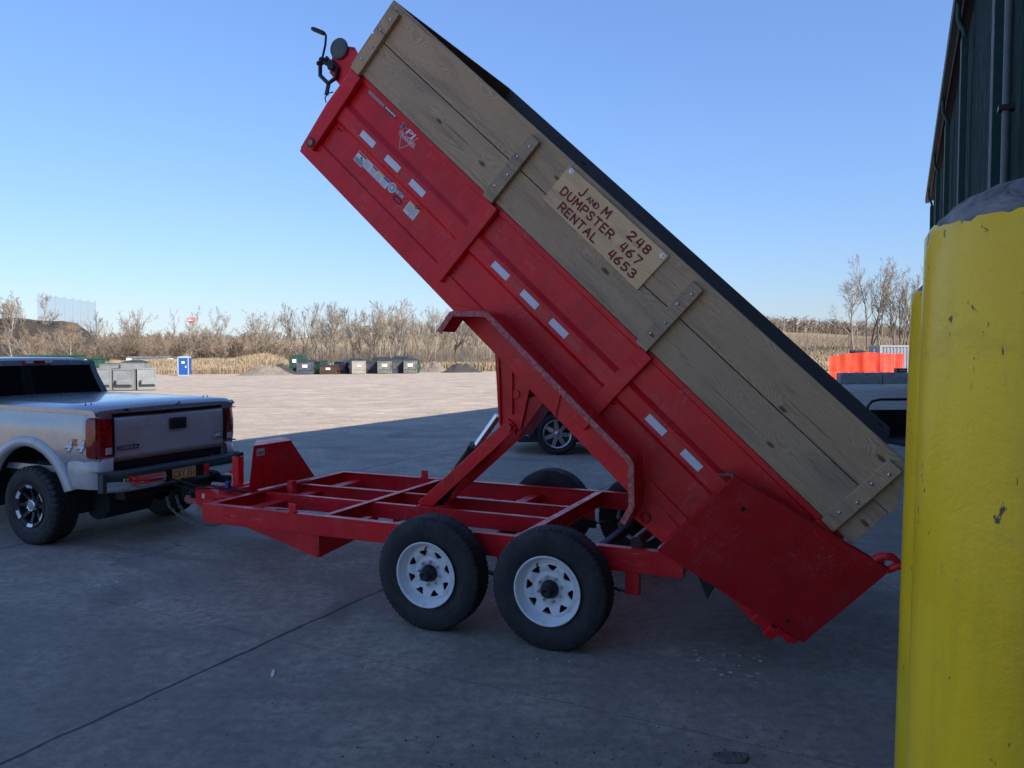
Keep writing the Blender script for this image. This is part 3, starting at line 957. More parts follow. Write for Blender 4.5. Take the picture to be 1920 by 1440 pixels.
    mb.tube([(3.74, -0.01, 0.73), (3.80, -0.01, 0.73)], 0.022, 10)
    j = mb.build('jack', M_red, T, bevel=0.004)
    mb = MB(); mb.tube([(3.70, -0.01, 0.88), (3.70, -0.01, 0.905)], 0.03, 10); mb.tube([(3.66, -0.01, 0.905), (3.75, -0.01, 0.91)], 0.012, 8)
    mb.tube([(3.76, -0.01, 0.76), (3.755, -0.01, 0.89)], 0.006, 6)
    mb.build('crank', M_black, j)
    # pump box
    mb = MB()
    mb.prism([(0.285, 0.615), (0.215, 1.017), (-0.312, 1.014), (-0.672, 0.607)], lambda u, v_, w: (w, u * (1 - 0.3 * (w > 3.5)) - 0.30 * (w > 3.5), v_), 3.30, 3.58)
    pb = mb.build('pump_box', M_red, T, bevel=0.004)
    mb = MB(); mb.prism([(0.222, 1.018), (-0.316, 1.015), (-0.316, 1.024), (0.222, 1.027)], lambda u, v_, w: (w, u * (1 - 0.3 * (w > 3.5)) - 0.30 * (w > 3.5), v_), 3.292, 3.585)
    mb.build('lid', M_red, pb, bevel=0.002)
    mb = MB(); mb.box(3.2975, 3.2985, 0.07, 0.175, 0.925, 0.99, 0); mb.box(3.2965, 3.2974, 0.082, 0.163, 0.935, 0.965, 1)
    mb.build('label_plate', [M_decal_w, M_decal_g], pb)
    # safety chains hanging from the hitch down under the tongue
    def chain(name, pts, link=0.042, rad=0.0065):
        pts = [Vector(p) for p in pts]
        path = []
        for i in range(len(pts) - 1):
            for k in range(12): path.append(pts[i].lerp(pts[i + 1], k / 12))
        path.append(pts[-1])
        acc = 0; last = path[0]; spots = [(path[0], (path[1] - path[0]).normalized())]
        for i in range(1, len(path)):
            acc += (path[i] - last).length; last = path[i]
            if acc >= link * 0.78:
                spots.append((path[i], (path[i] - path[i - 1]).normalized())); acc = 0
        mb = MB()
        for k, (p, d) in enumerate(spots):
            u = d.orthogonal().normalized()
            u = Matrix.Rotation(PI / 2 * k + 0.3, 3, d) @ u
            L = []
            for q in range(12):
                a = 2 * PI * q / 12
                L.append(p + d * (link * 0.58 * math.cos(a)) + u * (link * 0.34 * math.sin(a)))
            mb.tube(L + [L[0]], rad, 6, 0, caps=False)
        return mb.build(name, M_chain, T)
    chain('safety_chain', [(4.46, 0.16, 0.44), (4.40, 0.19, 0.37), (4.28, 0.20, 0.30), (4.12, 0.19, 0.24), (3.94, 0.16, 0.22), (3.74, 0.12, 0.28), (3.6, 0.10, 0.40)], 0.034, 0.0055)
    chain('safety_chain', [(4.44, 0.06, 0.44), (4.36, 0.10, 0.36), (4.24, 0.12, 0.29), (4.08, 0.12, 0.22), (3.92, 0.10, 0.20), (3.72, 0.06, 0.27), (3.6, 0.02, 0.40)], 0.034, 0.0055)
    # ---------------- running gear
    wz = 0.385
    for x in (0.0, 0.88):
        mb = MB(); mb.tube([(x, -1.06, wz), (x, 1.06, wz)], 0.045, 14)
        mb.build('axle', M_dark, T)
    for sg in (1, -1):
        for x, z0 in ((0.44, 0.30), (-0.47, 0.335), (1.36, 0.36)):
            mb = MB()
            mb.box(x - 0.045, x + 0.045, sg * 0.955 - 0.03 * (sg > 0) - 0.0 * (sg < 0) - 0.03, sg * 0.955 + 0.0, z0, 0.484)
            mb.build('spring_hanger', M_red, T, bevel=0.004)
        for x0, x1 in ((-0.47, 0.40), (0.48, 1.36)):
            mb = MB()
            for k in range(4):
                ins = 0.08 * k
                P = []
                for i in range(9):
                    t = i / 8
                    xx = x0 + ins + (x1 - x0 - 2 * ins) * t
                    P.append((xx, sg * 0.915, 0.335 + 0.012 * k + 0.06 * (4 * t * (1 - t)) * (1 if k else 1)))
                for i in range(8): mb.beam(P[i], P[i + 1], 0.05, 0.011)
            mb.box((x0 + x1) / 2 - 0.06, (x0 + x1) / 2 + 0.06, sg * 0.915 - 0.04, sg * 0.915 + 0.04, 0.33, 0.345)
            mb.build('leaf_spring', M_dark, T)
        mb = MB(); mb.box(0.36, 0.52, sg * 0.90 - 0.02, sg * 0.90 + 0.02, 0.30, 0.37); mb.build('equaliser', M_black, T, bevel=0.004)
    for sg in (1, -1):
        for x, rot in ((0.0, 0.12), (0.88, 0.5)):
            trailer_wheel_parts(T, (x, sg * 1.145, 0.385), sg, rot)
    mb = MB(); mb.tube([(-0.48, -0.99, 0.665), (-0.48, 0.90, 0.665)], 0.038, 16)
    mb.build('cross_tube', M_dark, T)
    mb = MB(); mb.prism([(-0.86, 0.50), (-0.98, 0.50), (-0.93, 0.34)], lambda u, v_, w: (u, w, v_), 0.55, 0.86)
    mb.build('rear_bracket', M_black, T)
    # ---------------- scissor hoist
    def plate(mb, poly, y0, y1, mi=0): mb.prism(poly, lambda u, v_, w: (u, w, v_), y0, y1, mi)
    mb = MB()
    for y in (0.20, -0.20):
        d = Vector((0.74 - 1.52, 0, 1.29 - 0.60)).normalized(); nrm = Vector((-d.z, 0, d.x))
        a, b_ = Vector((1.52, 0, 0.60)), Vector((0.70, 0, 1.325))
        poly = [a + nrm * 0.055, b_ + nrm * 0.050, b_ + d * 0.01 , b_ - nrm * 0.045, a - nrm * 0.055]
        plate(mb, [(p.x, p.z) for p in poly], y - 0.007, y + 0.007)
        e0, e1 = a - nrm * 0.052, b_ - nrm * 0.052
        mb.beam(e0 + Vector((0, y - 0.03 * (1 if y > 0 else -1), 0)), e1 + Vector((0, y - 0.03 * (1 if y > 0 else -1), 0)), 0.05, 0.01, up=nrm)
    mb.tube([(1.52, -0.25, 0.60), (1.52, 0.27, 0.60)], 0.03, 12); mb.tube([(0.72, -0.25, 1.30), (0.72, 0.25, 1.30)], 0.03, 12)
    mb.build('lift_arm', M_red, T, bevel=0.003)
    mb = MB()
    for y in (0.17, -0.17):
        plate(mb, [(0.80, 1.30), (0.64, 1.28), (0.56, 1.62), (0.56, 1.93), (0.83, 2.18)], y - 0.006, y + 0.006)
        plate(mb, [(0.82, 1.33), (0.80, 1.30), (0.83, 2.18), (0.87, 2.21)], y - 0.03, y + 0.03)
    plate(mb, [(0.82, 1.33), (0.80, 1.30), (0.83, 2.18), (0.85, 2.2)], -0.17, 0.17)
    mb.box(0.70, 0.712, 0.174, 0.20, 1.40, 2.05)
    mb.tube([(0.68, 0.17, 1.56), (0.68, 0.19, 1.56)], 0.035, 16)
    mb.build('lift_bracket', M_red, T, bevel=0.003)
    mb = MB()
    plate(mb, [(0.735, 1.30), (0.675, 1.215), (0.455, 1.50), (0.475, 1.56), (0.60, 1.53)], -0.15, 0.15)
    plate(mb, [(0.475, 1.56), (0.455, 1.50), (0.30, 1.72), (0.42, 1.80), (0.55, 1.58)], -0.11, 0.11)
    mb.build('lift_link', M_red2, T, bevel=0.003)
    mb = MB(); a, b_ = Vector((1.48, 0, 0.62)), Vector((1.115, 0, 1.105)); d = (b_ - a).normalized()
    mb.tube([a, b_ - d * 0.05, b_ - d * 0.05, b_], [0.058, 0.058, 0.066, 0.066], 20)
    cy = mb.build('hydraulic_cylinder', M_black, T)
    mb = MB(); mb.tube([b_, b_ + d * 0.33], 0.030, 16); mb.build('rod', M_chrome, cy)
    mb = MB(); mb.tube([(1.55, 0.13, 0.60), (1.30, 0.14, 0.80), (1.06, 0.12, 1.04), (0.9, 0.1, 1.2)], 0.009, 6)
    mb.build('hydraulic_hose', M_black, T)

    # ---------------- bed (coordinates: x along the floor from the tail, z off the floor)
    L = 4.60
    mb = MB()
    def wall(sg):
        po = [(0.985, -0.045), (0.985, 0.112), (0.972, 0.118), (0.970, 0.318), (0.999, 0.343), (0.999, 0.447), (0.970, 0.482), (0.970, 0.655), (0.990, 0.660), (0.990, 0.700), (0.925, 0.700), (0.925, -0.045)]
        mb.prism([(sg * y, n) for y, n in po], lambda u, v_, w: (w, u, v_), 0.05, L)
    wall(1); wall(-1)
    mb.box(0.02, L - 0.01, -0.924, 0.924, -0.02, 0.02)
    for x in [0.3 + 0.45 * k for k in range(10)]: mb.box(x - 0.03, x + 0.03, -0.76, 0.76, -0.06, -0.021)
    for y in (0.33, -0.33): mb.box(0.05, L - 0.05, y - 0.04, y + 0.04, -0.15, -0.062)
    bed = mb.build('dump_bed', M_red, T, BEDM, bevel=0.004)
    mb = MB()
    mb.prism([(L, -0.045), (L + 0.035, -0.03), (L + 0.06, 0.35), (L + 0.05, 0.69), (L, 0.70)], lambda u, v_, w: (u, w, v_), -0.985, 0.955)
    mb.build('front_panel', M_red, bed, bevel=0.004)
    ribs = (4.53, 3.05, 1.61, 0.17)
    for sg in (1, -1):
        for s in ribs:
            mb = MB()
            mb.box(s - 0.052, s + 0.052, *sorted((sg * 0.975, sg * 1.028)), 0.04, 0.60)
            mb.box(s - 0.056, s + 0.056, *sorted((sg * 0.986, sg * 1.040)), 0.585, 0.685)
            mb.build('stake_pocket', M_red, bed, bevel=0.006)
    for s in (4.56, 4.40, 1.55, 0.5, 3.5):
        mb = MB(); mb.tube([(s + .012, 0.985, 0.30), (s + .012, 1.01, 0.30), (s, 1.02, 0.285), (s - 0.012, 1.01, 0.30), (s - .012, 0.985, 0.30)], 0.004, 6)
        mb.build('tie_hook', M_red2, bed)
    mb = MB(); mb.tube([(4.52, 1.026, 0.08), (4.52, 1.034, 0.08)], 0.036, 20, 0); mb.tube([(4.52, 1.03, 0.08), (4.52, 1.042, 0.08)], [0.027, 0.022], 20, 1)
    mb.build('marker_light', [M_black, M_amber], bed)
    for s in (4.156, 3.871, 3.595, 2.714, 2.425, 2.143, 1.257, 0.954):
        mb = MB(); mb.box(s - 0.076, s + 0.076, 0.9995, 1.0012, 0.372, 0.420); mb.build('white_reflector', M_reflect, bed)
    for s0, s1 in ((2.50, 2.63), (2.22, 2.345), (1.93, 2.06), (3.675, 3.79), (3.95, 4.075), (1.035, 1.175)):
        mb = MB(); mb.box(s0, s1, 0.9995, 1.0008, 0.372, 0.420); mb.build('red_reflector', M_redtape, bed)
    # decals on the side sheet
    def flat(name, s0, s1, n0, n1, y, mat, parts=()):
        mb = MB(); mb.box(s0, s1, y, y + 0.0012, n0, n1, 0)
        mats = [mat]
        for (a0, a1, b0, b1, mm) in parts:
            if mm not in mats: mats.append(mm)
            mb.box(a0, a1, y + 0.0013, y + 0.0022, b0, b1, mats.index(mm))
        return mb, mats
    y0 = 0.9715
    mb, ms = flat('', 4.222, 4.40, 0.635, 0.682, y0, M_decal_g); mb.build('number_plate_decal', ms, bed)
    mb, ms = flat('', 4.085, 4.213, 0.632, 0.682, y0, M_decal_k); ms.append(M_decal_w)
    for zz, lens in ((0.662, (10, 4, 22, 7, 30, 8, 9)), (0.641, (18, 5, 19, 5, 24, 6, 14))):
        sx = 4.207
        for ln in lens:
            mb.box(sx - ln * 0.00105, sx, y0 + 0.0013, y0 + 0.0019, zz, zz + 0.012, len(ms) - 1); sx -= ln * 0.00105 + 0.003
    mb.build('dealer_decal', ms, bed)
    # maker's emblem
    mb = MB(); yy = y0
    def line(p, q, w_, mi, lift=0.0):
        a, b_ = Vector((p[0], yy + 0.0008 + lift, p[1])), Vector((q[0], yy + 0.0008 + lift, q[1]))
        mb.beam(a, b_, w_, 0.0012, mi, up=(0, 1, 0))
    for p, q in (((3.985, 0.668), (3.835, 0.668)), ((3.835, 0.668), (3.862, 0.605)), ((3.985, 0.668), (3.990, 0.655)), ((3.968, 0.573), (3.915, 0.503)), ((3.915, 0.503), (3.868, 0.573))):
        line(p, q, 0.005, 0)
    for p, q in (((4.000, 0.605), (3.830, 0.605)), ((3.830, 0.605), (3.820, 0.574)), ((3.820, 0.574), (3.990, 0.574)), ((3.990, 0.574), (4.000, 0.605))):
        line(p, q, 0.004, 0, 0.0003)
    mb.text("PJ", side_M(3.952, 0.616, yy + 0.0016), 0.058, 1, width=0.085, bold=0.0012, shear=0.1)
    mb.text("TRAILERS", side_M(3.990, 0.579, yy + 0.0016), 0.029, 1, width=0.158, bold=0.0006)
    def star(cx, cz, r, mi, lift):
        P = []
        for k in range(10):
            a = PI / 2 + k * PI / 5 + 0.2
            q = r if k % 2 == 0 else r * 0.42
            P.append((cx + q * math.cos(a), cz + q * math.sin(a)))
        mb.prism(P, lambda u, v_, w: (u, w, v_), yy + lift, yy + lift + 0.0007, mi)
    star(3.992, 0.640, 0.036, 0, 0.0012); star(3.992, 0.640, 0.026, 2, 0.0021)
    mb.build('maker_emblem', [M_decal_pink, M_decal_w, M_decal_b], bed)
    # row of warning stickers
    mb, ms = flat('', 4.085, 4.178, 0.205, 0.286, y0, M_decal_w, [(4.089, 4.174, 0.209, 0.240, M_decal_g), (4.089, 4.174, 0.270, 0.283, M_decal_r), (4.120, 4.132, 0.245, 0.265, M_decal_k), (4.104, 4.123, 0.243, 0.250, M_decal_k)])
    mb.build('warning_sticker', ms, bed)
    mb, ms = flat('', 3.815, 4.082, 0.218, 0.284, y0, M_decal_w, [(4.012, 4.078, 0.268, 0.281, M_decal_w), (3.952, 4.008, 0.268, 0.281, M_decal_r), (3.888, 3.946, 0.268, 0.281, M_decal_y), (3.820, 3.882, 0.268, 0.281, M_decal_b)])
    ms.append(M_decal_g)
    gi = len(ms) - 1
    for s in (4.076, 4.006, 3.944, 3.880):
        for k in range(5):
            mb.box(s - 0.05 + 0.006 * (k % 2), s, y0 + 0.0013, y0 + 0.0018, 0.225 + 0.0085 * k, 0.2278 + 0.0085 * k, gi)
    mb.build('warning_sticker', ms, bed)
    mb = MB(); mb.tube([(3.776, y0, 0.262), (3.776, y0 + 0.0015, 0.262)], 0.036, 24, 0); mb.tube([(3.776, y0 + 0.001, 0.262), (3.776, y0 + 0.0022, 0.262)], 0.028, 20, 1); star(3.776, 0.262, 0.02, 0, 0.0026)
    mb.build('round_sticker', [M_decal_w, M_decal_g], bed)
    mb, ms = flat('', 3.655, 3.742, 0.255, 0.285, y0, M_decal_g, [(3.712, 3.728, 0.262, 0.272, M_decal_w), (3.662, 3.675, 0.262, 0.274, M_decal_w)]); mb.build('grey_sticker', ms, bed)
    mb = MB()
    pts = [(3.684 + 0.042 * math.cos(a * PI / 8), y0 + 0.0012, 0.226 + 0.017 * math.sin(a * PI / 8)) for a in range(17)]
    mb.tube(pts, 0.0045, 6); mb.build('oval_sticker', M_decal_k, bed)
    mb, ms = flat('', 3.485, 3.598, 0.200, 0.288, y0, M_decal_w, [(3.489, 3.594, 0.275, 0.285, M_decal_y), (3.53, 3.537, 0.206, 0.214, M_decal_b), (3.5, 3.51, 0.203, 0.209, M_decal_r)])
    ms.append(M_decal_g)
    for k in range(5): mb.box(3.493 + 0.01 * (k % 2), 3.590, y0 + 0.0013, y0 + 0.0018, 0.222 + 0.0095 * k, 0.226 + 0.0095 * k, len(ms) - 1)
    mb.build('warning_sticker', ms, bed)
    # fender: bent tread plate welded to the side
    for sg in (1, -1):
        P = [(2.700, -0.145), (2.716, 0.010), (2.700, 0.030), (2.530, 0.180), (2.500, 0.192), (1.20, 0.192), (1.165, 0.178), (0.990, 0.000), (0.978, -0.020), (0.950, -0.130)]
        t = 0.008
        In = []
        for i, p in enumerate(P):
            a = Vector(P[max(i - 1, 0)]); c_ = Vector(P[min(i + 1, len(P) - 1)])
            d = (c_ - a).normalized(); nv = Vector((-d.y, d.x))
            In.append((p[0] + nv.x * 1.0, p[1] + nv.y * 1.0, nv))
        mb = MB()
        def strip(ya, yb, off0, off1, mi):
            v, f = [], []
            for p, q in zip(P, In):
                nv = q[2]
                for yv in (ya, yb):
                    for o in (off0, off1):
                        v.append((p[0] + nv.x * o, sg * yv, p[1] + nv.y * o))
            for i in range(len(P) - 1):
                a, b_ = 4 * i, 4 * (i + 1)
                f += [(a, b_, b_ + 2, a + 2), (a + 1, a + 3, b_ + 3, b_ + 1), (a, a + 1, b_ + 1, b_), (a + 2, b_ + 2, b_ + 3, a + 3)]
            f += [(0, 2, 3, 1), (4 * (len(P) - 1), 4 * (len(P) - 1) + 1, 4 * (len(P) - 1) + 3, 4 * (len(P) - 1) + 2)]
            mb.add(v, f, mi)
        strip(0.986, 1.214, 0.0, 0.008, 0)
        strip(1.2145, 1.2265, -0.002, 0.034, 1)
        fn = mb.build('fender', [M_red, M_redrust], bed, fixn=True)
    for sg in (1,):
        mb = MB(); mb.prism([(0.99, -0.03), (0.97, -0.135), (0.62, -0.10), (0.45, 0.02), (0.9, 0.05)], lambda u, v_, w: (u, w, v_), 0.9865, 0.996)
        g = mb.build('hinge_gusset', M_red, bed, bevel=0.003)
        mb = MB(); mb.lathe([(0.022, 0.0), (0.022, 0.014), (0.036, 0.014), (0.036, 0.0)], (0.90, 0.996, -0.075), 28); mb.build('pin_ring', M_red2, g)
    mb = MB(); mb.prism([(2.70, -0.14), (2.83, -0.01), (2.53, 0.18), (2.70, 0.02)], lambda u, v_, w: (u, w, v_), 0.9865, 1.0)
    mb.build('fender_gusset', M_red, bed, bevel=0.002)
    mb = MB(); mb.prism([(1.85, 0.111), (1.862, 0.111), (1.772, -0.044), (1.76, -0.044)], lambda u, v_, w: (u, w, v_), 0.9852, 0.999)
    mb.build('wall_rib', M_red, bed)
    # ---------------- wooden sides
    for sg in (1, -1):
        dk = M_board
        yi, yo = (0.962, 1.000)
        for n0, n1, ch in ((0.704, 0.968, 0), (0.975, 1.238, 1)):
            s1 = 4.60
            po = [(0.0, n0), (s1, n0), (s1, n1), (0.0, n1)] if not ch else [(-0.005, n0), (s1, n0), (s1, n1), (0.145, n1), (-0.012, n0 + 0.045)]
            mb = MB(); mb.prism(po, lambda u, v_, w: (u, w, v_), *sorted((sg * yi, sg * yo)))
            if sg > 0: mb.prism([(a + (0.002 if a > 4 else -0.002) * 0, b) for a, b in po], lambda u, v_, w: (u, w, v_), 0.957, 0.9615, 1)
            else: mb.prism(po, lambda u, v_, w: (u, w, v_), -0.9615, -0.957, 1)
            mb.build('side_board', [M_board, M_darkboard], T, BEDM, bevel=0.004)
        for s, nb in ((4.548, 0.672), (3.102, 0.60), (1.655, 0.60), (0.165, 0.60)):
            mb = MB(); mb.box(s - 0.046, s + 0.046, *sorted((sg * 1.0415, sg * 1.082)) if False else sorted((sg * 1.001, sg * 1.039)), 0.687, 1.190)
            po = mb.build('board_stake', M_board, T, BEDM, bevel=0.004)
            for n in (0.79, 0.90, 1.03, 1.13):
                mb = MB(); mb.ball((s + 0.012 * (1 if n in (0.79, 1.03) else -1), sg * 1.039, n), 0.011, 0, 10, 6, (1, 0.6, 1))
                mb.build('bolt', M_steel, po)
    for n0, n1 in ((0.704, 0.966), (0.980, 1.238)):
        mb = MB(); mb.box(4.602, 4.640, -0.998, 0.998, n0, n1)
        b_ = mb.build('front_board', M_board, T, BEDM, bevel=0.004)
    for s, n in ((4.57, 0.93), (4.57, 1.20)):
        mb = MB(); mb.ball((s, 1.0005, n), 0.008, 0, 8, 5, (1, 0.5, 1)); mb.build('screw', M_steel, T, BEDM)
    # plywood sign
    mb = MB(); mb.prism([(1.918, 0.924), (2.795, 0.938), (2.798, 1.208), (1.914, 1.204)], lambda u, v_, w: (u, w, v_), 1.001, 1.016)
    sg_ = mb.build('plywood_sign', M_ply, T, BEDM, bevel=0.002)
    ys = 1.016
    mb = MB()
    rw = 0.0058
    stroke_text(mb, 'J', side_M(2.632, 1.113, ys), 0.060, 0.034, rw)
    stroke_text(mb, 'AND', side_M(2.560, 1.117, ys), 0.032, 0.094, 0.0036, 0, 0.2)
    stroke_text(mb, 'M', side_M(2.424, 1.117, ys), 0.056, 0.050, rw)
    stroke_text(mb, 'DUMPSTER', side_M(2.728, 1.040, ys, -0.004), 0.050, 0.455, rw)
    stroke_text(mb, 'RENTAL', side_M(2.672, 0.957, ys, -0.012), 0.050, 0.335, rw)
    stroke_text(mb, '248', side_M(2.196, 1.120, ys), 0.050, 0.172, rw, 0, 0.36)
    stroke_text(mb, '467', side_M(2.186, 1.035, ys), 0.050, 0.162, rw, 0, 0.36)
    stroke_text(mb, '4653', side_M(2.212, 0.953, ys), 0.050, 0.218, rw, 0, 0.32)
    mb.build('lettering', M_carved, sg_)
    for s, n in ((2.765, 1.188), (1.945, 1.178)):
        mb = MB(); mb.ball((s, ys, n), 0.012, 0, 12, 6, (1, 0.35, 1)); mb.tube([(s, ys, n), (s, ys + 0.0012, n)], 0.017, 16); mb.build('screw', M_steel, sg_)
    # ---------------- swung-open rear door
    H0 = Vector((-0.225, 1.034, 0.102)); ph = 0.178
    av = Vector((0.973 * math.cos(ph) * 0.978, 0.973 * math.sin(ph), -0.200)); bv = Vector((0, 0, 0.653))
    nv = Vector((-math.sin(ph), math.cos(ph), 0))
    t = 0.006
    def dp(u, v_, w): return H0 + av * u + bv * v_ + nv * w
    mb = MB()
    c8 = lambda u0, u1, v0, v1, w0, w1: ([dp(u0, v0, w0), dp(u1, v0, w0), dp(u1, v0, w1), dp(u0, v0, w1), dp(u0, v1, w0), dp(u1, v1, w0), dp(u1, v1, w1), dp(u0, v1, w1)], [(0, 1, 2, 3), (7, 6, 5, 4), (0, 4, 5, 1), (1, 5, 6, 2), (2, 6, 7, 3), (3, 7, 4, 0)])
    mb.add(*c8(0, 1, 0, 1, -t, 0))
    for q in ((0.0, 1.0, 0.94, 1.0, -0.05, -t - .001), (0.0, 1.0, 0.0, 0.06, -0.05, -t - .001), (0.0, 0.05, 0.06, 0.94, -0.05, -t - .001), (0.95, 1.0, 0.06, 0.94, -0.05, -t - .001), (0.4, 0.45, 0.06, 0.94, -0.05, -t - .001)):
        mb.add(*c8(*q))
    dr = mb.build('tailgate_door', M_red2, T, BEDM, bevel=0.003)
    dr['label'] = 'rear door swung open against the bed side'
    mb = MB()                                                        # lock rod with curved claws along the hinge end
    for k, u in enumerate((0.10, 0.00)):
        P = [dp(u, 0.97, -0.03), dp(u - 0.01, 1.06, -0.02), dp(u - 0.05, 1.10, -0.02), dp(u - 0.10, 1.09, -0.02), dp(u - 0.115, 1.04, -0.02)]
        if k == 1: mb.tube(P, [0.02, 0.024, 0.022, 0.016, 0.010], 8)
        else: mb.tube(P[:4], [0.02, 0.026, 0.024, 0.015], 8)
    mb.tube([dp(0.06, -0.10, -0.04), dp(0.06, 1.03, -0.04)], 0.018, 10)
    mb.build('latch_claw', M_red, dr)
    mb = MB(); mb.add(*c8(0.13, 0.20, -0.145, -0.03, -0.07, -0.0)); mb.add(*c8(0.02, 0.16, -0.07, -0.012, -0.06, -0.01))
    mb.add(*c8(0.19, 0.30, -0.10, 0.0, -0.055, -0.02))
    mb.build('lower_hinge', M_red, dr, bevel=0.006)
    mb = MB(); mb.ball(dp(0.83, 0.78, 0.0), 0.014, 0, 10, 6); mb.tube([dp(0.83, 0.78, 0), dp(0.83, 0.78, 0.03)], 0.007, 8)
    mb.tube([dp(0.16, 0.10, 0), dp(0.16, 0.10, 0.003)], 0.013, 12)
    mb.build('bolt', M_dark, dr)
    ch = chain('door_chain', [dp(0.985, 0.96, -0.02), dp(1.005, 0.99, -0.02), dp(1.02, 0.97, -0.06), dp(1.03, 0.90, -0.12), dp(1.04, 0.86, -0.19)], 0.024, 0.0045)
    ch.matrix_local = BEDM
    # ---------------- tarp winch on the front panel
    mb = MB()
    mb.prism([(4.64, 0.50), (4.64, 0.74), (4.80, 0.79), (4.90, 0.735), (4.92, 0.62), (4.86, 0.52)], lambda u, v_, w: (u, w, v_), 0.86, 0.872)
    mb.prism([(4.62, 0.42), (4.62, 0.72), (4.74, 0.735), (4.76, 0.56)], lambda u, v_, w: (u, w, v_), 0.60, 0.86)
    wi = mb.build('tarp_winch', M_red, T, BEDM, bevel=0.004)
    mb = MB()
    mb.lathe([(0.018, 0.020), (0.074, 0.020), (0.078, 0.014), (0.078, 0.006), (0.018, 0.004)], (4.895, 0.875, 0.705), 36)
    mb.tube([(4.895, 0.87, 0.705), (4.895, 0.70, 0.705)], 0.03, 14); mb.tube([(4.895, 0.889, 0.705), (4.895, 0.897, 0.705)], 0.019, 12)
    mb.tube([(4.84, 0.85, 0.74), (4.82, 0.87, 0.765), (4.80, 0.88, 0.775)], 0.006, 6)
    mb.build('strap_spool', M_spool, wi)
    mb = MB()
    g0 = Vector((4.955, 0.90, 0.555))
    mb.tube([g0 + Vector((-0.02, 0, 0)), g0 + Vector((-0.05, -0.01, 0.01)), g0 + Vector((-0.10, -0.02, 0.015))], [0.016, 0.02, 0.024], 10)
    mb.ball(g0, 0.026, 0); mb.ball(g0 + Vector((0.01, 0, -0.035)), 0.018, 0)
    mb.tube([g0, g0 + Vector((0.05, 0.0, 0.10)), Vector((5.042, 0.90, 0.705)), Vector((5.055, 0.90, 0.714)), Vector((5.075, 0.90, 0.711))], 0.0085, 8)
    mb.tube([(5.068, 0.90, 0.712), (5.085, 0.90, 0.708), (5.17, 0.90, 0.682), (5.19, 0.90, 0.676)], [0.014, 0.017, 0.017, 0.013], 10)
    mb.build('crank_handle', M_black, wi)
    mb = MB()
    mb.tube([(4.93, 0.89, 0.60), (4.955, 0.89, 0.52), (4.90, 0.89, 0.46), (4.80, 0.89, 0.46), (4.77, 0.89, 0.53), (4.80, 0.89, 0.585), (4.88, 0.89, 0.60)], 0.017, 8)
    mb.box(4.80, 4.90, 0.872, 0.905, 0.555, 0.605); mb.tube([(4.84, 0.90, 0.57), (4.84, 0.925, 0.57)], 0.028, 12)
    mb.beam((4.80, 0.89, 0.47), (4.755, 0.89, 0.385), 0.03, 0.012, up=(0, 1, 0))
    mb.tube([(4.72, 0.89, 0.44), (4.755, 0.89, 0.40), (4.75, 0.89, 0.36), (4.72, 0.89, 0.345)], 0.005, 6)
    mb.build('ratchet', M_black, wi)
    mb = MB(); mb.tube([(4.70, 0.80, 0.97), (4.70, -0.9, 0.97)], 0.012, 8) if False else mb.tube([(4.895, 0.70, 0.705), (4.895, -0.9, 0.705)], 0.026, 12)
    mb.build('tarp_roll', M_black, wi)
    return T
build_trailer()
# ------------------------------------------------------------------ pickup truck (same axes as the trailer)
M_silver = simple('silver_paint', (0.40, 0.405, 0.42), 0.27, 0.55, var=0.05, scale=2, coat=0.6, dirt=(0.24, 0.22, 0.20), dirt_amt=0.12, dirt_scale=2.5)
M_silver_low = simple('dusty_silver_paint', (0.54, 0.525, 0.505), 0.4, 0.15, var=0.1, scale=3, coat=0.25, dirt=(0.22, 0.20, 0.18), dirt_amt=0.5, dirt_scale=3)
M_taillamp = simple('red_tail_lamp', (0.26, 0.005, 0.007), 0.12, var=0.75, scale=26, coat=0.8)
M_lampclear = simple('clear_lamp', (0.55, 0.50, 0.50), 0.15, var=0.15, scale=30, coat=0.8)
M_insert = simple('bright_wheel_insert', (0.75, 0.76, 0.78), 0.3, 0.2)
M_pad = simple('grey_step_pad', (0.045, 0.047, 0.05), 0.6, bumpy=0.2, bscale=150)
M_arch = simple('wheel_well_black', (0.010, 0.010, 0.011), 0.9)
M_white_car = simple('white_car_paint', (0.66, 0.67, 0.69), 0.3, 0.1, var=0.05, coat=0.7)
M_yellowshock = simple('yellow_shock', (0.45, 0.30, 0.02), 0.5, dirt=(0.12, 0.09, 0.05), dirt_amt=0.5)
M_tan = simple('tan_upholstery', (0.22, 0.17, 0.12), 0.8)
def plate_paint():
    m, nt, b = nodes_of('number_plate')
    sep = nt.nodes.new('ShaderNodeSeparateXYZ'); nt.links.new(coord_of(nt), sep.inputs[0])
    mr = nt.nodes.new('ShaderNodeMapRange'); mr.inputs[1].default_value = 0.60; mr.inputs[2].default_value = 0.745
    nt.links.new(sep.outputs[2], mr.inputs[0])
    nt.links.new(ramp(nt, mr.outputs[0], [(0.0, (0.80, 0.42, 0.05)), (0.40, (0.80, 0.56, 0.16)), (0.72, (0.78, 0.70, 0.5)), (0.80, (0.62, 0.68, 0.8))]), b.inputs['Base Color'])
    b.inputs['Roughness'].default_value = 0.4
    return m
M_plate = plate_paint()

def grid_mesh(mb, rows, mi=0, smooth=True, flip=False):
    n = len(rows[0])
    v = [p for r in rows for p in r]
    f = []
    for j in range(len(rows) - 1):
        for i in range(n - 1):
            q = (j * n + i, j * n + i + 1, (j + 1) * n + i + 1, (j + 1) * n + i)
            f.append(tuple(reversed(q)) if flip else q)
    mb.add(v, f, mi, smooth)

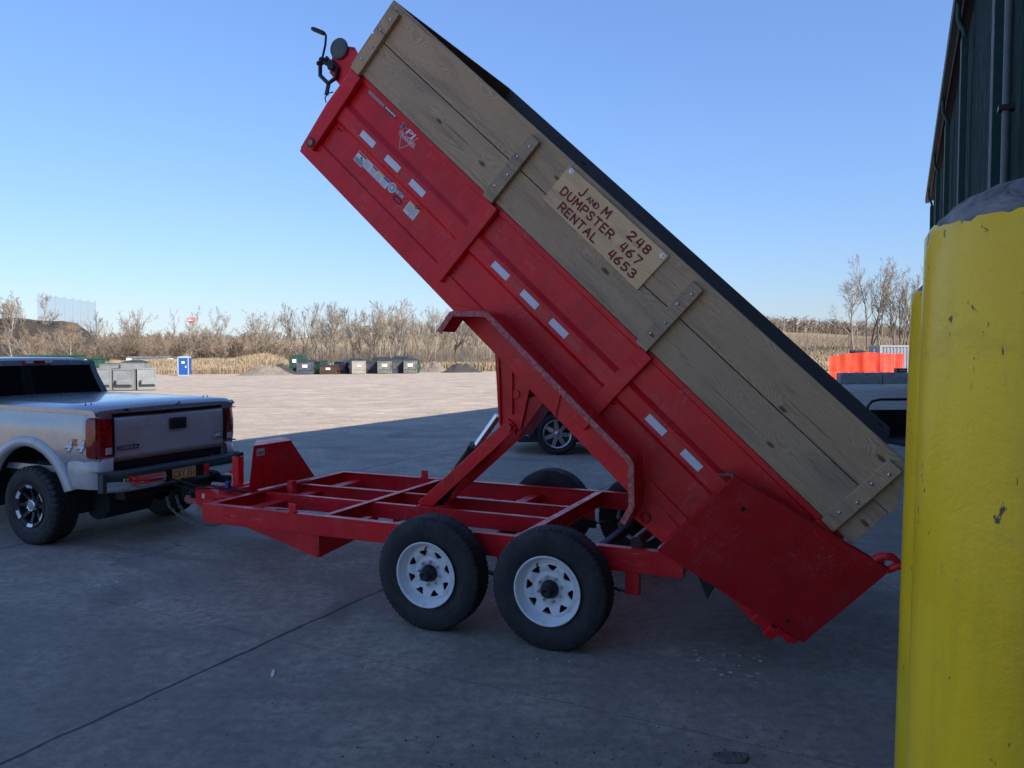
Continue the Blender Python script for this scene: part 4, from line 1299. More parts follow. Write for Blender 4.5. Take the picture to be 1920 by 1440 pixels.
def truck_wheel(root, loc, face):
    w = bpy.data.objects.new('wheel', None); COL.objects.link(w); w.parent = root; w.matrix_local = Matrix.Translation(loc)
    f = face
    RT = 0.39
    tyre_mesh(RT, 0.285, 0.205, M_rubber, 210, (0.2, 0.42, 0.58, 0.8), chunky=True).build('tyre', M_rubber, w)
    mb = MB()
    mb.lathe([(0.215, f * 0.118), (0.217, f * 0.128), (0.206, f * 0.130), (0.178, f * 0.120), (0.172, f * 0.10), (0.168, f * 0.02), (0.06, f * -0.01)], (0, 0, 0), 72, 0)
    for k in range(8):
        a = 2 * PI * k / 8
        d = Vector((math.cos(a), 0, math.sin(a)))
        mb.beam(d * 0.06 + Vector((0, f * 0.06, 0)), d * 0.172 + Vector((0, f * 0.095, 0)), 0.034, 0.04, 0, up=(0, f, 0))
    mb.lathe([(0.085, f * 0.02), (0.085, f * 0.075), (0.07, f * 0.085), (0.0, f * 0.085)], (0, 0, 0), 40, 0)
    mb.build('rim', M_black, w)
    mb = MB()
    for k in range(6):
        a0 = 2 * PI * k / 6 + 0.32; a1 = a0 + 0.42
        v = []
        for i in range(5):
            a = a0 + (a1 - a0) * i / 4
            for r, o in ((0.176, 0.124), (0.207, 0.136)): v.append((r * math.cos(a), f * o, r * math.sin(a)))
        mi_ = MB(); mi_.add(v, [(2 * i, 2 * i + 1, 2 * i + 3, 2 * i + 2) for i in range(4)], 0)
        mi_.build('trim_insert', M_insert, w)
    mb.lathe([(0.058, f * 0.085), (0.058, f * 0.115), (0.050, f * 0.122), (0.044, f * 0.116)], (0, 0, 0), 32, 0)
    mb.lathe([(0.044, f * 0.116), (0.0, f * 0.122)], (0, 0, 0), 24, 1)
    for k in range(8):
        a = 2 * PI * (k + .5) / 8
        p = Vector((0.072 * math.cos(a), f * 0.085, 0.072 * math.sin(a)))
        mb.tube([p, p + Vector((0, f * 0.03, 0))], 0.009, 6, 0)
    mb.build('hub_cap', [M_chrome, M_decal_g], w)
    return w

def arch_z(x, cx, cz, r):
    d = r * r - (x - cx) ** 2
    return cz + math.sqrt(d) if d > 0 else -9

def body_side(mb, xs, zb, zt, yfun, arches, sg, mi=0, rows=9):
    """side sheet with wheel arches; y given by yfun(x, z)"""
    R_ = []
    for k in range(rows + 1):
        R_.append([])
    for x in xs:
        lo = zb(x) if callable(zb) else zb
        for (cx, cz, r) in arches: lo = max(lo, arch_z(x, cx, cz, r))
        hi = zt(x) if callable(zt) else zt
        for k in range(rows + 1):
            z = lo + (hi - lo) * k / rows
            R_[k].append((x, sg * yfun(x, z), z))
    grid_mesh(mb, R_, mi)

def frange(a, b, n): return [a + (b - a) * i / n for i in range(n + 1)]

def build_truck():
    ox, oy = 5.60, -0.11
    T = thing('pickup_truck', 'silver lifted pickup truck hitched to the red dump trailer', 'pickup', tw(ox, oy), TYAW)
    O_ = Matrix.Translation((-ox, -oy, 0))          # shapes below are written in trailer coordinates with y measured from the truck's middle
    O2 = Matrix.Translation((-ox, 0, 0))
    HW = 0.905
    AR = (5.60, 0.43, 0.55); AF = (8.95, 0.43, 0.55)
    def yb(x, z):
        y = HW
        y -= 0.05 * sstep(0.95, 0.55, z) + 0.035 * sstep(1.1, 1.34, z) ** 1.5
        y -= 0.06 * sstep(4.80, 4.66, x)
        return y
    mb = MB(O2)
    xs = frange(4.67, 5.0, 8) + frange(5.03, 6.17, 46) + frange(6.22, 6.66, 6)
    for sg in (1, -1):
        body_side(mb, xs, lambda x: 0.60, 1.325, yb, [AR], sg, 0)
        # inner return of the rail and top
        mb.box(4.68, 6.66, *sorted((sg * 0.80, sg * 0.868)), 1.28, 1.327, 0)
    # rear corner posts
    for sg in (1, -1):
        mb.box(4.672, 4.72, *sorted((sg * 0.70, sg * 0.846)), 0.60, 1.32, 0)
    mb.box(4.9, 6.66, -0.80, 0.80, 0.72, 0.78, 0)
    mb.build('cargo_bed', M_silver, T)
    for sg in (1, -1):
        mb = MB(O2)
        n = 40
        for cx, lst in ((AR[0], None), (AF[0], None)):
            v, f = [], []
            for i in range(n + 1):
                a = R(14) + (PI - R(28)) * i / n
                c_, s_ = math.cos(a), math.sin(a)
                base = 0.905 - 0.02
                for r_, y_ in ((0.545, base - 0.02), (0.550, base + 0.045), (0.60, base + 0.050), (0.645, base + 0.028), (0.652, base - 0.03)):
                    z = 0.43 + r_ * s_
                    v.append((cx + r_ * c_ * 1.0, sg * (y_ - 0.03 * sstep(0.8, 0.3, z)), z))
            for i in range(n):
                for j in range(4):
                    q = (i * 5 + j, i * 5 + j + 1, (i + 1) * 5 + j + 1, (i + 1) * 5 + j)
                    f.append(q if sg > 0 else tuple(reversed(q)))
            m2 = MB(O2); m2.add(v, f, 0, True); m2.build('fender_flare', M_silver_low, T)
            # dark inner well
            m3 = MB(O2)
            rows = []
            for i in range(21):
                a = R(-10) + (PI + R(20)) * i / 20
                rows.append([(cx + 0.56 * math.cos(a), sg * y_, 0.43 + 0.56 * math.sin(a)) for y_ in (0.89, 0.45)])
            grid_mesh(m3, rows)
            m3.build('wheel_well', M_arch, T)
    # lower corner valance below the lamps
    for sg in (1, -1):
        mb = MB(O2)
        rows = []
        for z, b in ((0.60, 0.0), (0.64, 0.018), (0.78, 0.026), (0.86, 0.020), (0.888, 0.0)):
            r_ = []
            for x, y in ((5.03, 0.875), (4.9, 0.885), (4.78, 0.875), (4.70, 0.845), (4.665, 0.79), (4.655, 0.70)):
                k = 1 + b / 0.9
                r_.append((x - b * 0.8 * (x < 4.75), sg * (y + b), z))
            rows.append(r_)
        grid_mesh(mb, rows)
        mb.build('corner_valance', M_silver_low, T)
    # tailgate
    mb = MB(O2)
    rows = []
    for z, x in ((0.845, 4.70), (0.86, 4.672), (0.905, 4.664), (0.925, 4.668), (1.0, 4.662), (1.15, 4.660), (1.24, 4.664), (1.262, 4.675), (1.268, 4.71)):
        rows.append([(x, y, z) for y in frange(-0.695, 0.695, 12)])
    grid_mesh(mb, rows)
    mb.box(4.70, 4.74, -0.70, 0.70, 0.84, 1.30)
    tg = mb.build('tailgate', M_silver_low, T)
    mb = MB(O2)
    mb.box(4.640, 4.66, -0.17, 0.05, 1.095, 1.215, 0); 
    h_ = mb.build('handle', M_blacktrim, tg, bevel=0.012)
    mb = MB(O2); mb.box(4.630, 4.641, -0.135, 0.015, 1.125, 1.188); mb.build('handle', M_black, tg, bevel=0.003)
    def rear_M(y, z, x): return Matrix(((0, 0, -1, x), (-1, 0, 0, y), (0, 1, 0, z), (0, 0, 0, 1)))
    mb = MB(O2)
    mb.box(4.6545, 4.659, 0.42, 0.66, 0.952, 0.992, 0)
    mb.text("SIERRA", rear_M(0.652, 0.957, 4.6535), 0.042, 1, depth=0.001, width=0.225, bold=0.001)
    mb.build('badge', [M_decal_k, M_decal_g], tg)
    mb = MB(O2)
    mb.text("GMC", rear_M(-0.535, 0.958, 4.654), 0.062, 0, depth=0.004, width=0.135, bold=0.0022)
    mb.text("GMC", rear_M(-0.530, 0.953, 4.6555), 0.074, 1, depth=0.001, width=0.15, bold=0.006)
    mb.build('badge', [M_decal_w, M_decal_k], tg)
    mb = MB(O2); mb.box(4.70, 4.72, -0.70, 0.70, 0.765, 0.84); mb.build('sill', M_dark, T)
    # bed cover
    mb = MB(O2)
    rows = []
    for y in frange(-0.885, 0.885, 18):
        c = 1 - (y / 0.885) ** 2
        e = 0.030 * sstep(0.885, 0.80, abs(y))
        r_ = []
        for x, z in ((4.648, 1.305), (4.640, 1.318), (4.648, 1.345), (4.68, 1.368), (5.2, 1.382), (6.0, 1.395), (6.62, 1.40), (6.64, 1.33)):
            r_.append((x + 0.035 * (1 - c) * (x < 4.7), y, z + (0.018 * c - 0.03 + e if z > 1.34 else 0)))
        rows.append(r_)
    grid_mesh(mb, rows)
    for sg in (1, -1):
        mb.add([(4.66, sg * 0.885, 1.305), (6.64, sg * 0.885, 1.33), (6.62, sg * 0.885, 1.375), (4.70, sg * 0.885, 1.345)], [(0, 1, 2, 3)])
    cv = mb.build('bed_cover', M_silver, T)
    mb = MB(O2); mb.box(4.69, 4.70, -0.70, 0.70, 1.27, 1.31); mb.build('cover_seal', M_black, cv)
    mb = MB(O2); mb.tube([(4.66, -0.06, 1.358), (4.63, -0.06, 1.372)], 0.014, 10); mb.build('lock', M_chrome, cv)
    mb = MB(O2); mb.ball((4.655, 0.555, 1.332), 0.03, 0, 14, 8, (0.15, 1.1, 0.42)); mb.build('badge', M_decal_k, cv)
    for x, y in ((4.95, 0.76), (4.95, 0.70), (4.95, -0.70), (4.95, -0.76)):
        mb = MB(O2); mb.tube([(x, y, 1.365), (x, y, 1.392), (x + 0.004, y, 1.40)], [0.006, 0.006, 0.003], 6); mb.build('cover_clip', M_black, cv)
    # tail lamps wrap round the corners
    for sg in (1, -1):
        mb = MB(O2)
        rows = []
        for z in frange(0.905, 1.262, 10):
            bulge = 0.010 * (1 - ((z - 1.08) / 0.18) ** 2)
            r_ = []
            for x, y in ((4.765, 0.890), (4.745, 0.882), (4.72, 0.874), (4.695, 0.862), (4.668, 0.825), (4.652, 0.76), (4.650, 0.705)):
                r_.append((x - bulge * (x < 4.75), sg * (y + bulge * 0.8 + 0.012), z))
            rows.append(r_)
        grid_mesh(mb, rows)
        tl = mb.build('tail_lamp', M_taillamp, T)
        mb = MB(O2); mb.box(4.634, 4.642, *sorted((sg * 0.735, sg * 0.80)), 0.925, 0.99); mb.build('reversing_lamp', M_lampclear, tl, bevel=0.003)
        mb = MB(O2)
        mb.box(4.645, 4.66, *sorted((sg * 0.697, sg * 0.706)), 0.90, 1.268)
        mb.box(4.66, 4.765, *sorted((sg * 0.85, sg * 0.888)), 0.892, 0.904); mb.box(4.66, 4.765, *sorted((sg * 0.85, sg * 0.885)), 1.263, 1.272)
        mb.build('lamp_gasket', M_black, tl)
    # 4x4 lettering on the bed sides
    SM = Matrix(((-1, 0, 0, 5.055), (0, 0, 1, 0.9085), (0, 1, 0, 0.962), (0, 0, 0, 1)))
    for dx_ in (0.0, 0.165):
        mb = MB(O2); mb.text("4", SM @ Matrix.Translation((dx_ - 0.004, -0.006, -0.0008)), 0.145, 1, width=0.128, bold=0.011, shear=0.35)
        mb.text("4", SM @ Matrix.Translation((dx_, 0, 0)), 0.135, 0, width=0.115, bold=0.006, shear=0.35); mb.build('numeral_decal', [M_decal_w, M_decal_k], T)
    mb = MB(O2)
    mb.text("x", SM @ Matrix.Translation((0.105, 0.055, 0.0006)), 0.105, 0, width=0.07, bold=0.009)
    mb.build('cross_decal', simple('decal_orange', (0.62, 0.16, 0.04), 0.4), T)
    # bumper
    mb = MB(O2)
    def bar(prof, ys, bend, mi):
        rows = []
        for y in ys:
            s_ = bend(y)
            rows.append([(x + s_, y, z) for x, z in prof])
        grid_mesh(mb, rows, mi)
    ys = frange(-0.90, 0.90, 40)
    bend = lambda y: 0.16 * sstep(0.62, 0.92, abs(y)) ** 1.3
    bar([(4.62, 0.765), (4.50, 0.770), (4.462, 0.765), (4.455, 0.745), (4.458, 0.72)], ys, bend, 1)      # step pad
    for sg in (1, -1):
        yy = [sg * t for t in frange(0.28, 0.895, 18)]
        bar([(4.458, 0.722), (4.452, 0.71), (4.450, 0.66), (4.458, 0.60), (4.48, 0.575), (4.56, 0.565)], yy, bend, 0)
        mb.add([(4.458, sg * 0.28, 0.72), (4.458, sg * 0.28, 0.60), (4.49, sg * 0.235, 0.61), (4.49, sg * 0.235, 0.71)], [(0, 1, 2, 3)], 0)
        mb.box(4.56, 4.63, *sorted((sg * 0.86, sg * 0.90)), 0.585, 0.755, 1)
    mb.box(4.488, 4.52, -0.24, 0.24, 0.585, 0.735, 2)
    bar([(4.56, 0.60), (4.455, 0.605), (4.44, 0.59), (4.445, 0.565), (4.56, 0.545)], frange(-0.36, 0.36, 14), lambda y: 0.03 * abs(y / 0.36) ** 3, 1)
    bm_ = mb.build('bumper', [M_chrome, M_pad, M_dark], T)
    mb = MB(O2); mb.box(4.478, 4.484, -0.05, 0.245, 0.60, 0.745, 0)
    mb.text("CKY 351", rear_M(0.232, 0.628, 4.4775), 0.088, 1, width=0.262, bold=0.001)
    mb.box(4.476, 4.4775, 0.085, 0.105, 0.735, 0.742, 1); mb.box(4.4765, 4.4775, 0.14, 0.2, 0.722, 0.732, 2); mb.box(4.4765, 4.4775, 0.0, 0.06, 0.722, 0.732, 2)
    mb.build('license_plate', [M_plate, M_decal_k, M_decal_b], T, Matrix.Translation((0, -0.07, 0)))
    # hitch and underside
    mb = MB(O2)
    mb.box(4.42, 4.70, -0.04, 0.04, 0.46, 0.54); mb.box(4.36, 4.44, 0.0, 0.11, 0.40, 0.62); mb.box(4.26, 4.40, 0.03, 0.13, 0.415, 0.45); mb.ball((4.32, 0.1, 0.475), 0.035)
    for z in (0.45, 0.49, 0.53, 0.57):
        for y in (0.015, 0.095): mb.ball((4.36, y, z), 0.008, 0, 8, 5)
    mb.box(4.62, 4.75, -0.62, 0.62, 0.47, 0.55)
    mb.build('tow_hitch', M_black, T, bevel=0.003)
    mb = MB(O2)
    for sg in (1, -1): mb.box(4.72, 9.4, *sorted((sg * 0.36, sg * 0.46)), 0.50, 0.66)
    mb.box(5.9, 7.2, -0.36, 0.36, 0.5, 0.6); mb.box(4.8, 6.6, -0.75, 0.75, 0.66, 0.71)
    mb.build('underframe', M_arch, T)
    mb = MB(O2)
    mb.tube([(5.6, -0.75, 0.385), (5.6, 0.75, 0.385)], 0.05, 14); mb.ball((5.55, 0.04, 0.385), 0.17, 0, 16, 10, (1, 0.8, 1))
    mb.tube([(8.95, -0.75, 0.385), (8.95, 0.75, 0.385)], 0.05, 14)
    mb.build('axle', M_arch, T)
    mb = MB(O2); mb.tube([(5.2, 0.40, 0.32), (5.05, 0.46, 0.62)], 0.032, 12, 0)
    mb.build('shock_absorber', M_yellowshock, T)
    mb = MB(O2); mb.tube([(5.15, -0.55, 0.56), (4.78, -0.60, 0.55)], 0.04, 16, 0); mb.box(4.32, 4.58, -0.46, -0.38, 0.50, 0.57, 0)
    mb.build('exhaust', M_dark, T)
    mb = MB(O2); mb.tube([(5.0, 0.10, 0.42), (5.0, 0.62, 0.42)], 0.17, 18); mb.build('spare_tyre', M_arch, T)
    for x in (5.60, 8.95):
        for sg in (1, -1): truck_wheel(T, (x - ox, sg * 0.765, 0.385), sg)
    # cab: side sheets, roof, pillars
    def cab_half(z):                                  # half width of the glasshouse at height z
        return 0.895 - 0.17 * sstep(1.22, 1.80, z) ** 1.0
    mb = MB(O2)
    xs = frange(6.70, 8.30, 14) + frange(8.36, 9.54, 48) + frange(9.58, 9.80, 4)
    for sg in (1, -1):
        body_side(mb, xs, lambda x: 0.58, lambda x: 1.30 if x < 8.3 else 1.30 - 0.10 * sstep(8.3, 9.8, x), lambda x, z: 0.90 - 0.05 * sstep(0.95, 0.55, z) - 0.02 * sstep(1.15, 1.3, z) - 0.10 * sstep(9.5, 9.85, x), [AF], sg, 0)
    rows = []
    for y in frange(-0.725, 0.725, 16):
        c = 1 - (y / 0.725) ** 2; e = 0.04 * sstep(0.725, 0.58, abs(y)) - 0.04
        rows.append([(x, y, z + e + 0.012 * c) for x, z in ((6.735, 1.755), (6.72, 1.775), (6.74, 1.80), (6.9, 1.815), (7.6, 1.82), (7.95, 1.80), (8.05, 1.77))])
    grid_mesh(mb, rows)
    for sg in (1, -1):                                # roof rails and pillars
        P = lambda x, z, o=0.0: (x, sg * (cab_half(z) + o), z)
        for a, b_, w_ in (((6.70, 1.30), (6.78, 1.755), 0.09), ((7.42, 1.30), (7.45, 1.76), 0.07), ((8.28, 1.30), (8.03, 1.755), 0.06)):
            n = 8
            L_, R2 = [], []
            for i in range(n + 1):
                t = i / n
                x = a[0] + (b_[0] - a[0]) * t; z = a[1] + (b_[1] - a[1]) * t
                L_.append(P(x - w_ / 2, z)); R2.append(P(x + w_ / 2, z))
            grid_mesh(mb, [L_, R2])
        grid_mesh(mb, [[P(x, 1.755) for x in frange(6.72, 8.05, 8)], [P(x, 1.775, -0.012) for x in frange(6.72, 8.05, 8)], [(x, sg * 0.715, 1.79) for x in frange(6.72, 8.05, 8)]])
    # back panel below and beside the rear window
    for sg in (1, -1):
        A_, B_ = [], []
        for z in frange(1.30, 1.775, 8):
            x = 6.675 + 0.055 * (z - 1.30) / 0.475
            A_.append((x, sg * cab_half(z), z)); B_.append((x - 0.004, sg * (cab_half(z) - 0.075), z))
        grid_mesh(mb, [A_, B_])
        C_ = [(x + 0.075, y * 1.0, z) for x, y, z in A_]
        grid_mesh(mb, [A_, C_])
    mb.add([(6.726, -0.70, 1.735), (6.726, 0.70, 1.735), (6.735, 0.70, 1.79), (6.735, -0.70, 1.79)], [(0, 1, 2, 3)])
    mb.box(6.665, 6.70, -0.89, 0.89, 0.60, 1.31)
    # bonnet, nose
    rows = []
    for y in frange(-0.86, 0.86, 12):
        c = 1 - (y / 0.86) ** 2
        rows.append([(x, y, z + 0.03 * c) for x, z in ((8.22, 1.31), (8.5, 1.31), (9.3, 1.27), (9.75, 1.20), (9.84, 1.12), (9.86, 0.80), (9.84, 0.62))])
    grid_mesh(mb, rows)
    cab = mb.build('cab', M_silver, T)
    mb = MB(O2)
    rows = []
    for z in frange(1.315, 1.735, 6):
        x = 6.672 + 0.055 * (z - 1.30) / 0.475
        w_ = cab_half(z) - 0.072
        rows.append([(x + 0.004, y, z) for y in frange(-w_, w_, 8)])
    grid_mesh(mb, rows)
    rw = mb.build('rear_window', M_glass, T)
    mb = MB(O2)
    for sg in (1, -1):
        P = lambda x, z: (x, sg * (cab_half(z) - 0.008), z)
        for a, b_, c_, d_ in (((6.74, 1.31), (7.39, 1.31), (7.42, 1.755), (6.815, 1.755)), ((7.45, 1.31), (8.25, 1.31), (8.01, 1.755), (7.48, 1.755))):
            mb.add([P(*a), P(*b_), P(*c_), P(*d_)], [(0, 1, 2, 3)])
    mb.add([(8.30, -0.82, 1.32), (8.30, 0.82, 1.32), (8.05, 0.70, 1.765), (8.05, -0.70, 1.765)], [(0, 1, 2, 3)])
    mb.build('cab_glass', M_glass, T)
    mb = MB(O2); mb.box(6.690, 6.73, -0.17, 0.17, 1.752, 1.797); b3 = mb.build('high_brake_lamp', M_taillamp, T, bevel=0.01)
    for sg in (1, -1):
        mb = MB(O2); mb.box(6.684, 6.6895, *sorted((sg * 0.07, sg * 0.155)), 1.758, 1.790); mb.build('cargo_lamp', M_lampclear, b3, bevel=0.003)
    mb = MB(O2); mb.box(6.671, 6.6725, -0.73, -0.66, 1.365, 1.385); mb.build('window_sticker', simple('sticker_cream', (0.35, 0.33, 0.26), 0.6), rw)
    mb = MB(O2)
    for sg in (1, -1):
        mb.box(8.14, 8.24, *sorted((sg * 0.92, sg * 1.08)), 1.33, 1.50); mb.box(8.17, 8.22, *sorted((sg * 0.87, sg * 0.94)), 1.36, 1.40)
    mb.build('door_mirror', M_blacktrim, T, bevel=0.02)
    mb = MB(O2)
    for sg in (1, -1): mb.box(9.80, 9.88, *sorted((sg * 0.5, sg * 0.82)), 0.92, 1.10)
    mb.build('headlight', M_lampclear, T, bevel=0.02)
    mb = MB(O2); mb.box(9.84, 9.90, -0.48, 0.48, 0.85, 1.10); mb.box(9.82, 10.02, -0.88, 0.88, 0.55, 0.74)
    mb.build('grille', M_chrome, T, bevel=0.02)
    return T
build_truck()

# ------------------------------------------------------------------ cars
def build_car(name, label, loc, rz, paint, group=None):
    """small crossover, nose towards local -x, wheels at x = 0 (front) and 2.5"""
    T = thing(name, label, 'car', loc, rz, group)
    HWc = 0.86
    arches = [(0, 0.33, 0.40), (2.5, 0.33, 0.40)]
    top = lambda x: 0.66 + 0.26 * sstep(-0.64, -0.40, x) + 0.06 * sstep(-0.4, 0.6, x) - 0.05 * sstep(3.0, 3.35, x)
    yb = lambda x, z: HWc - 0.22 * sstep(-0.28, -0.66, x) ** 1.5 - 0.12 * sstep(3.0, 3.36, x) - 0.04 * sstep(0.5, 0.25, z) - 0.03 * sstep(0.75, 0.98, z)
    mb = MB()
    xs = frange(-0.66, -0.42, 10) + frange(-0.41, 0.41, 40) + frange(0.5, 2.05, 10) + frange(2.09, 2.91, 40) + frange(2.95, 3.36, 8)
    for sg in (1, -1): body_side(mb, xs, lambda x: 0.28, top, yb, arches, sg, 0)
    rows = []
    for x in frange(-0.66, 0.75, 14): rows.append([(x, t * yb(x, top(x)), top(x) + 0.03 * (1 - t * t)) for t in frange(-1, 1, 10)])
    grid_mesh(mb, rows)
    for x, fl in ((-0.66, 1), (3.36, 0)):
        rows = []
        for t in frange(-1, 1, 10): rows.append([(x - (0.10 if fl else -0.08) * (1 - t * t), t * yb(x, z), z) for z in frange(0.28, top(x) + 0.0, 5)])
        grid_mesh(mb, rows)
    hwz = lambda z: 0.80 - 0.20 * sstep(0.92, 1.52, z)
    rows = []
    for t in frange(-1, 1, 12): rows.append([(x, t * 0.62, z - 0.05 * abs(t) ** 3) for x, z in ((1.22, 1.45), (1.4, 1.52), (2.1, 1.56), (2.8, 1.52), (3.15, 1.45))])
    grid_mesh(mb, rows)
    for sg in (1, -1):
        for a, b_, w_ in (((0.62, 0.95), (1.22, 1.44), 0.05), ((1.72, 0.98), (1.75, 1.5), 0.05), ((2.55, 0.98), (2.6, 1.5), 0.07), ((3.3, 0.96), (3.12, 1.44), 0.10)):
            grid_mesh(mb, [[(a[0] + (b_[0] - a[0]) * t - w_ / 2, sg * hwz(a[1] + (b_[1] - a[1]) * t), a[1] + (b_[1] - a[1]) * t) for t in frange(0, 1, 6)], [(a[0] + (b_[0] - a[0]) * t + w_ / 2, sg * hwz(a[1] + (b_[1] - a[1]) * t), a[1] + (b_[1] - a[1]) * t) for t in frange(0, 1, 6)]])
    mb.build('body', paint, T)
    mb = MB()
    for sg in (1, -1):
        for cx in (0, 2.5):
            v, f = [], []
            n = 24
            for i in range(n + 1):
                a = R(-8) + (PI + R(16)) * i / n
                for r_, y_ in ((0.385, 0.80), (0.39, 0.872), (0.455, 0.868), (0.46, 0.84)): v.append((cx + r_ * math.cos(a), sg * y_, 0.33 + r_ * math.sin(a)))
            for i in range(n):
                for j in range(3): f.append((i * 4 + j, i * 4 + j + 1, (i + 1) * 4 + j + 1, (i + 1) * 4 + j))
            mb.add(v, f, 0, True)
            rows = []
            for i in range(13):
                a = PI * i / 12
                rows.append([(cx + 0.39 * math.cos(a), sg * y_, 0.33 + 0.39 * math.sin(a)) for y_ in (0.84, 0.45)])
            grid_mesh(mb, rows)
        mb.box(-0.62, 3.30, *sorted((sg * 0.74, sg * 0.80)), 0.20, 0.30)
    mb.box(-0.60, 3.3, -0.74, 0.74, 0.20, 0.27); mb.prism([(-0.70, 0.24), (-0.46, 0.20), (-0.46, 0.34), (-0.67, 0.36)], lambda u, v_, w: (u, w, v_), -0.62, 0.62)
    mb.build('cladding', M_blacktrim, T)
    mb = MB()
    for sg in (1, -1):
        P = lambda x, z: (x, sg * (hwz(z) - 0.01), z)
        mb.add([P(0.70, 0.96), P(3.24, 0.97), P(3.06, 1.42), P(2.6, 1.49), P(1.75, 1.50), P(1.26, 1.44)], [(0, 1, 2, 3, 4, 5)])
    mb.add([(0.64, -0.76, 0.97), (0.64, 0.76, 0.97), (1.24, 0.6, 1.45), (1.24, -0.6, 1.45)], [(0, 1, 2, 3)])
    mb.add([(3.32, -0.74, 0.97), (3.32, 0.74, 0.97), (3.14, 0.6, 1.44), (3.14, -0.6, 1.44)], [(0, 1, 2, 3)])
    mb.build('glass', M_glass, T)
    for sg in (1, -1):
        mb = MB(); mb.ball((-0.52, sg * 0.62, 0.70), 0.12, 0, 14, 8, (1.2, 1.0, 0.6)); mb.build('headlight', M_lampclear, T)
        mb = MB(); mb.ball((3.30, sg * 0.66, 0.80), 0.12, 0, 14, 8, (0.6, 1.0, 0.9)); mb.build('tail_lamp', M_taillamp, T)
        mb = MB(); mb.ball((0.95, sg * 0.93, 1.02), 0.09, 0, 12, 8, (0.7, 1.0, 0.8)); mb.build('door_mirror', M_blacktrim, T)
    for cx in (0, 2.5):
        for sg in (1, -1):
            w = bpy.data.objects.new('wheel', None); COL.objects.link(w); w.parent = T; w.matrix_local = Matrix.Translation((cx, sg * 0.745, 0.335))
            tyre_mesh(0.335, 0.21, 0.225, M_rubber, 90).build('tyre', M_rubber, w)
            mb = MB()
            mb.lathe([(0.222, sg * 0.090), (0.232, sg * 0.100), (0.228, sg * 0.106), (0.216, sg * 0.100), (0.205, sg * 0.085)], (0, 0, 0), 60, 0)
            sector_disc(mb, 7, 0.045, 0.218, tri_hole(0.080, 0.200, 0.10, 0.37), lambda r: 0.072 + 0.02 * sstep(0.2, 0.05, r) * 0.5 + 0.01, 0, flip=sg, rot=0.35, depth=0.03)
            mb.lathe([(0.046, sg * 0.09), (0.04, sg * 0.10), (0, sg * 0.102)], (0, 0, 0), 24, 0)
            mb.build('rim', M_alloy, w)
            mb = MB(); mb.lathe([(0.225, sg * -0.05), (0.222, sg * 0.03), (0.0, sg * 0.03)], (0, 0, 0), 40); mb.build('brake_disc', M_black, w)
    return T
M_alloy = simple('alloy_wheel', (0.52, 0.50, 0.47), 0.25, 0.85, var=0.1)
build_car('parked_car', 'white crossover car glimpsed behind the tipped red trailer bed', (0.80, 15.02, 0), R(1.5), M_white_car).scale = (1.16, 1.16, 1.16)
# ------------------------------------------------------------------ yard containers
M_grey_bin = simple('grey_container_paint', (0.20, 0.215, 0.225), 0.5, var=0.15, scale=2, dirt=(0.12, 0.10, 0.085), dirt_amt=0.5, dirt_scale=2.5)
M_slate_bin = simple('slate_blue_paint', (0.055, 0.07, 0.095), 0.5, var=0.2, scale=2, dirt=(0.20, 0.15, 0.12), dirt_amt=0.5, dirt_scale=2)
M_dkgreen_bin = simple('dark_green_paint', (0.012, 0.055, 0.035), 0.5, var=0.25, scale=2, dirt=(0.06, 0.06, 0.05), dirt_amt=0.5, dirt_scale=2)
M_green_bin = simple('green_paint', (0.012, 0.075, 0.05), 0.5, var=0.25, scale=2, dirt=(0.10, 0.09, 0.07), dirt_amt=0.5, dirt_scale=2)
M_brown_bin = simple('rusty_brown_paint', (0.075, 0.033, 0.022), 0.6, var=0.3, scale=2, dirt=(0.08, 0.06, 0.05), dirt_amt=0.6, dirt_scale=2)
M_navy_bin = simple('dark_navy_paint', (0.022, 0.03, 0.045), 0.5, var=0.25, scale=2, dirt=(0.14, 0.12, 0.10), dirt_amt=0.5, dirt_scale=2)
M_olive_bin = simple('weathered_grey_green_paint', (0.10, 0.11, 0.105), 0.6, var=0.25, scale=2, dirt=(0.28, 0.25, 0.19), dirt_amt=0.7, dirt_scale=2)
M_buff_bin = simple('buff_grey_paint', (0.25, 0.24, 0.215), 0.6, var=0.2, scale=2, dirt=(0.22, 0.17, 0.12), dirt_amt=0.6, dirt_scale=2)
M_lid = simple('black_lid', (0.03, 0.031, 0.034), 0.55, var=0.3)
M_sign = simple('white_sign', (0.75, 0.76, 0.78), 0.5, var=0.05)
BINS = 'dumpsters lined up at the back of the yard'

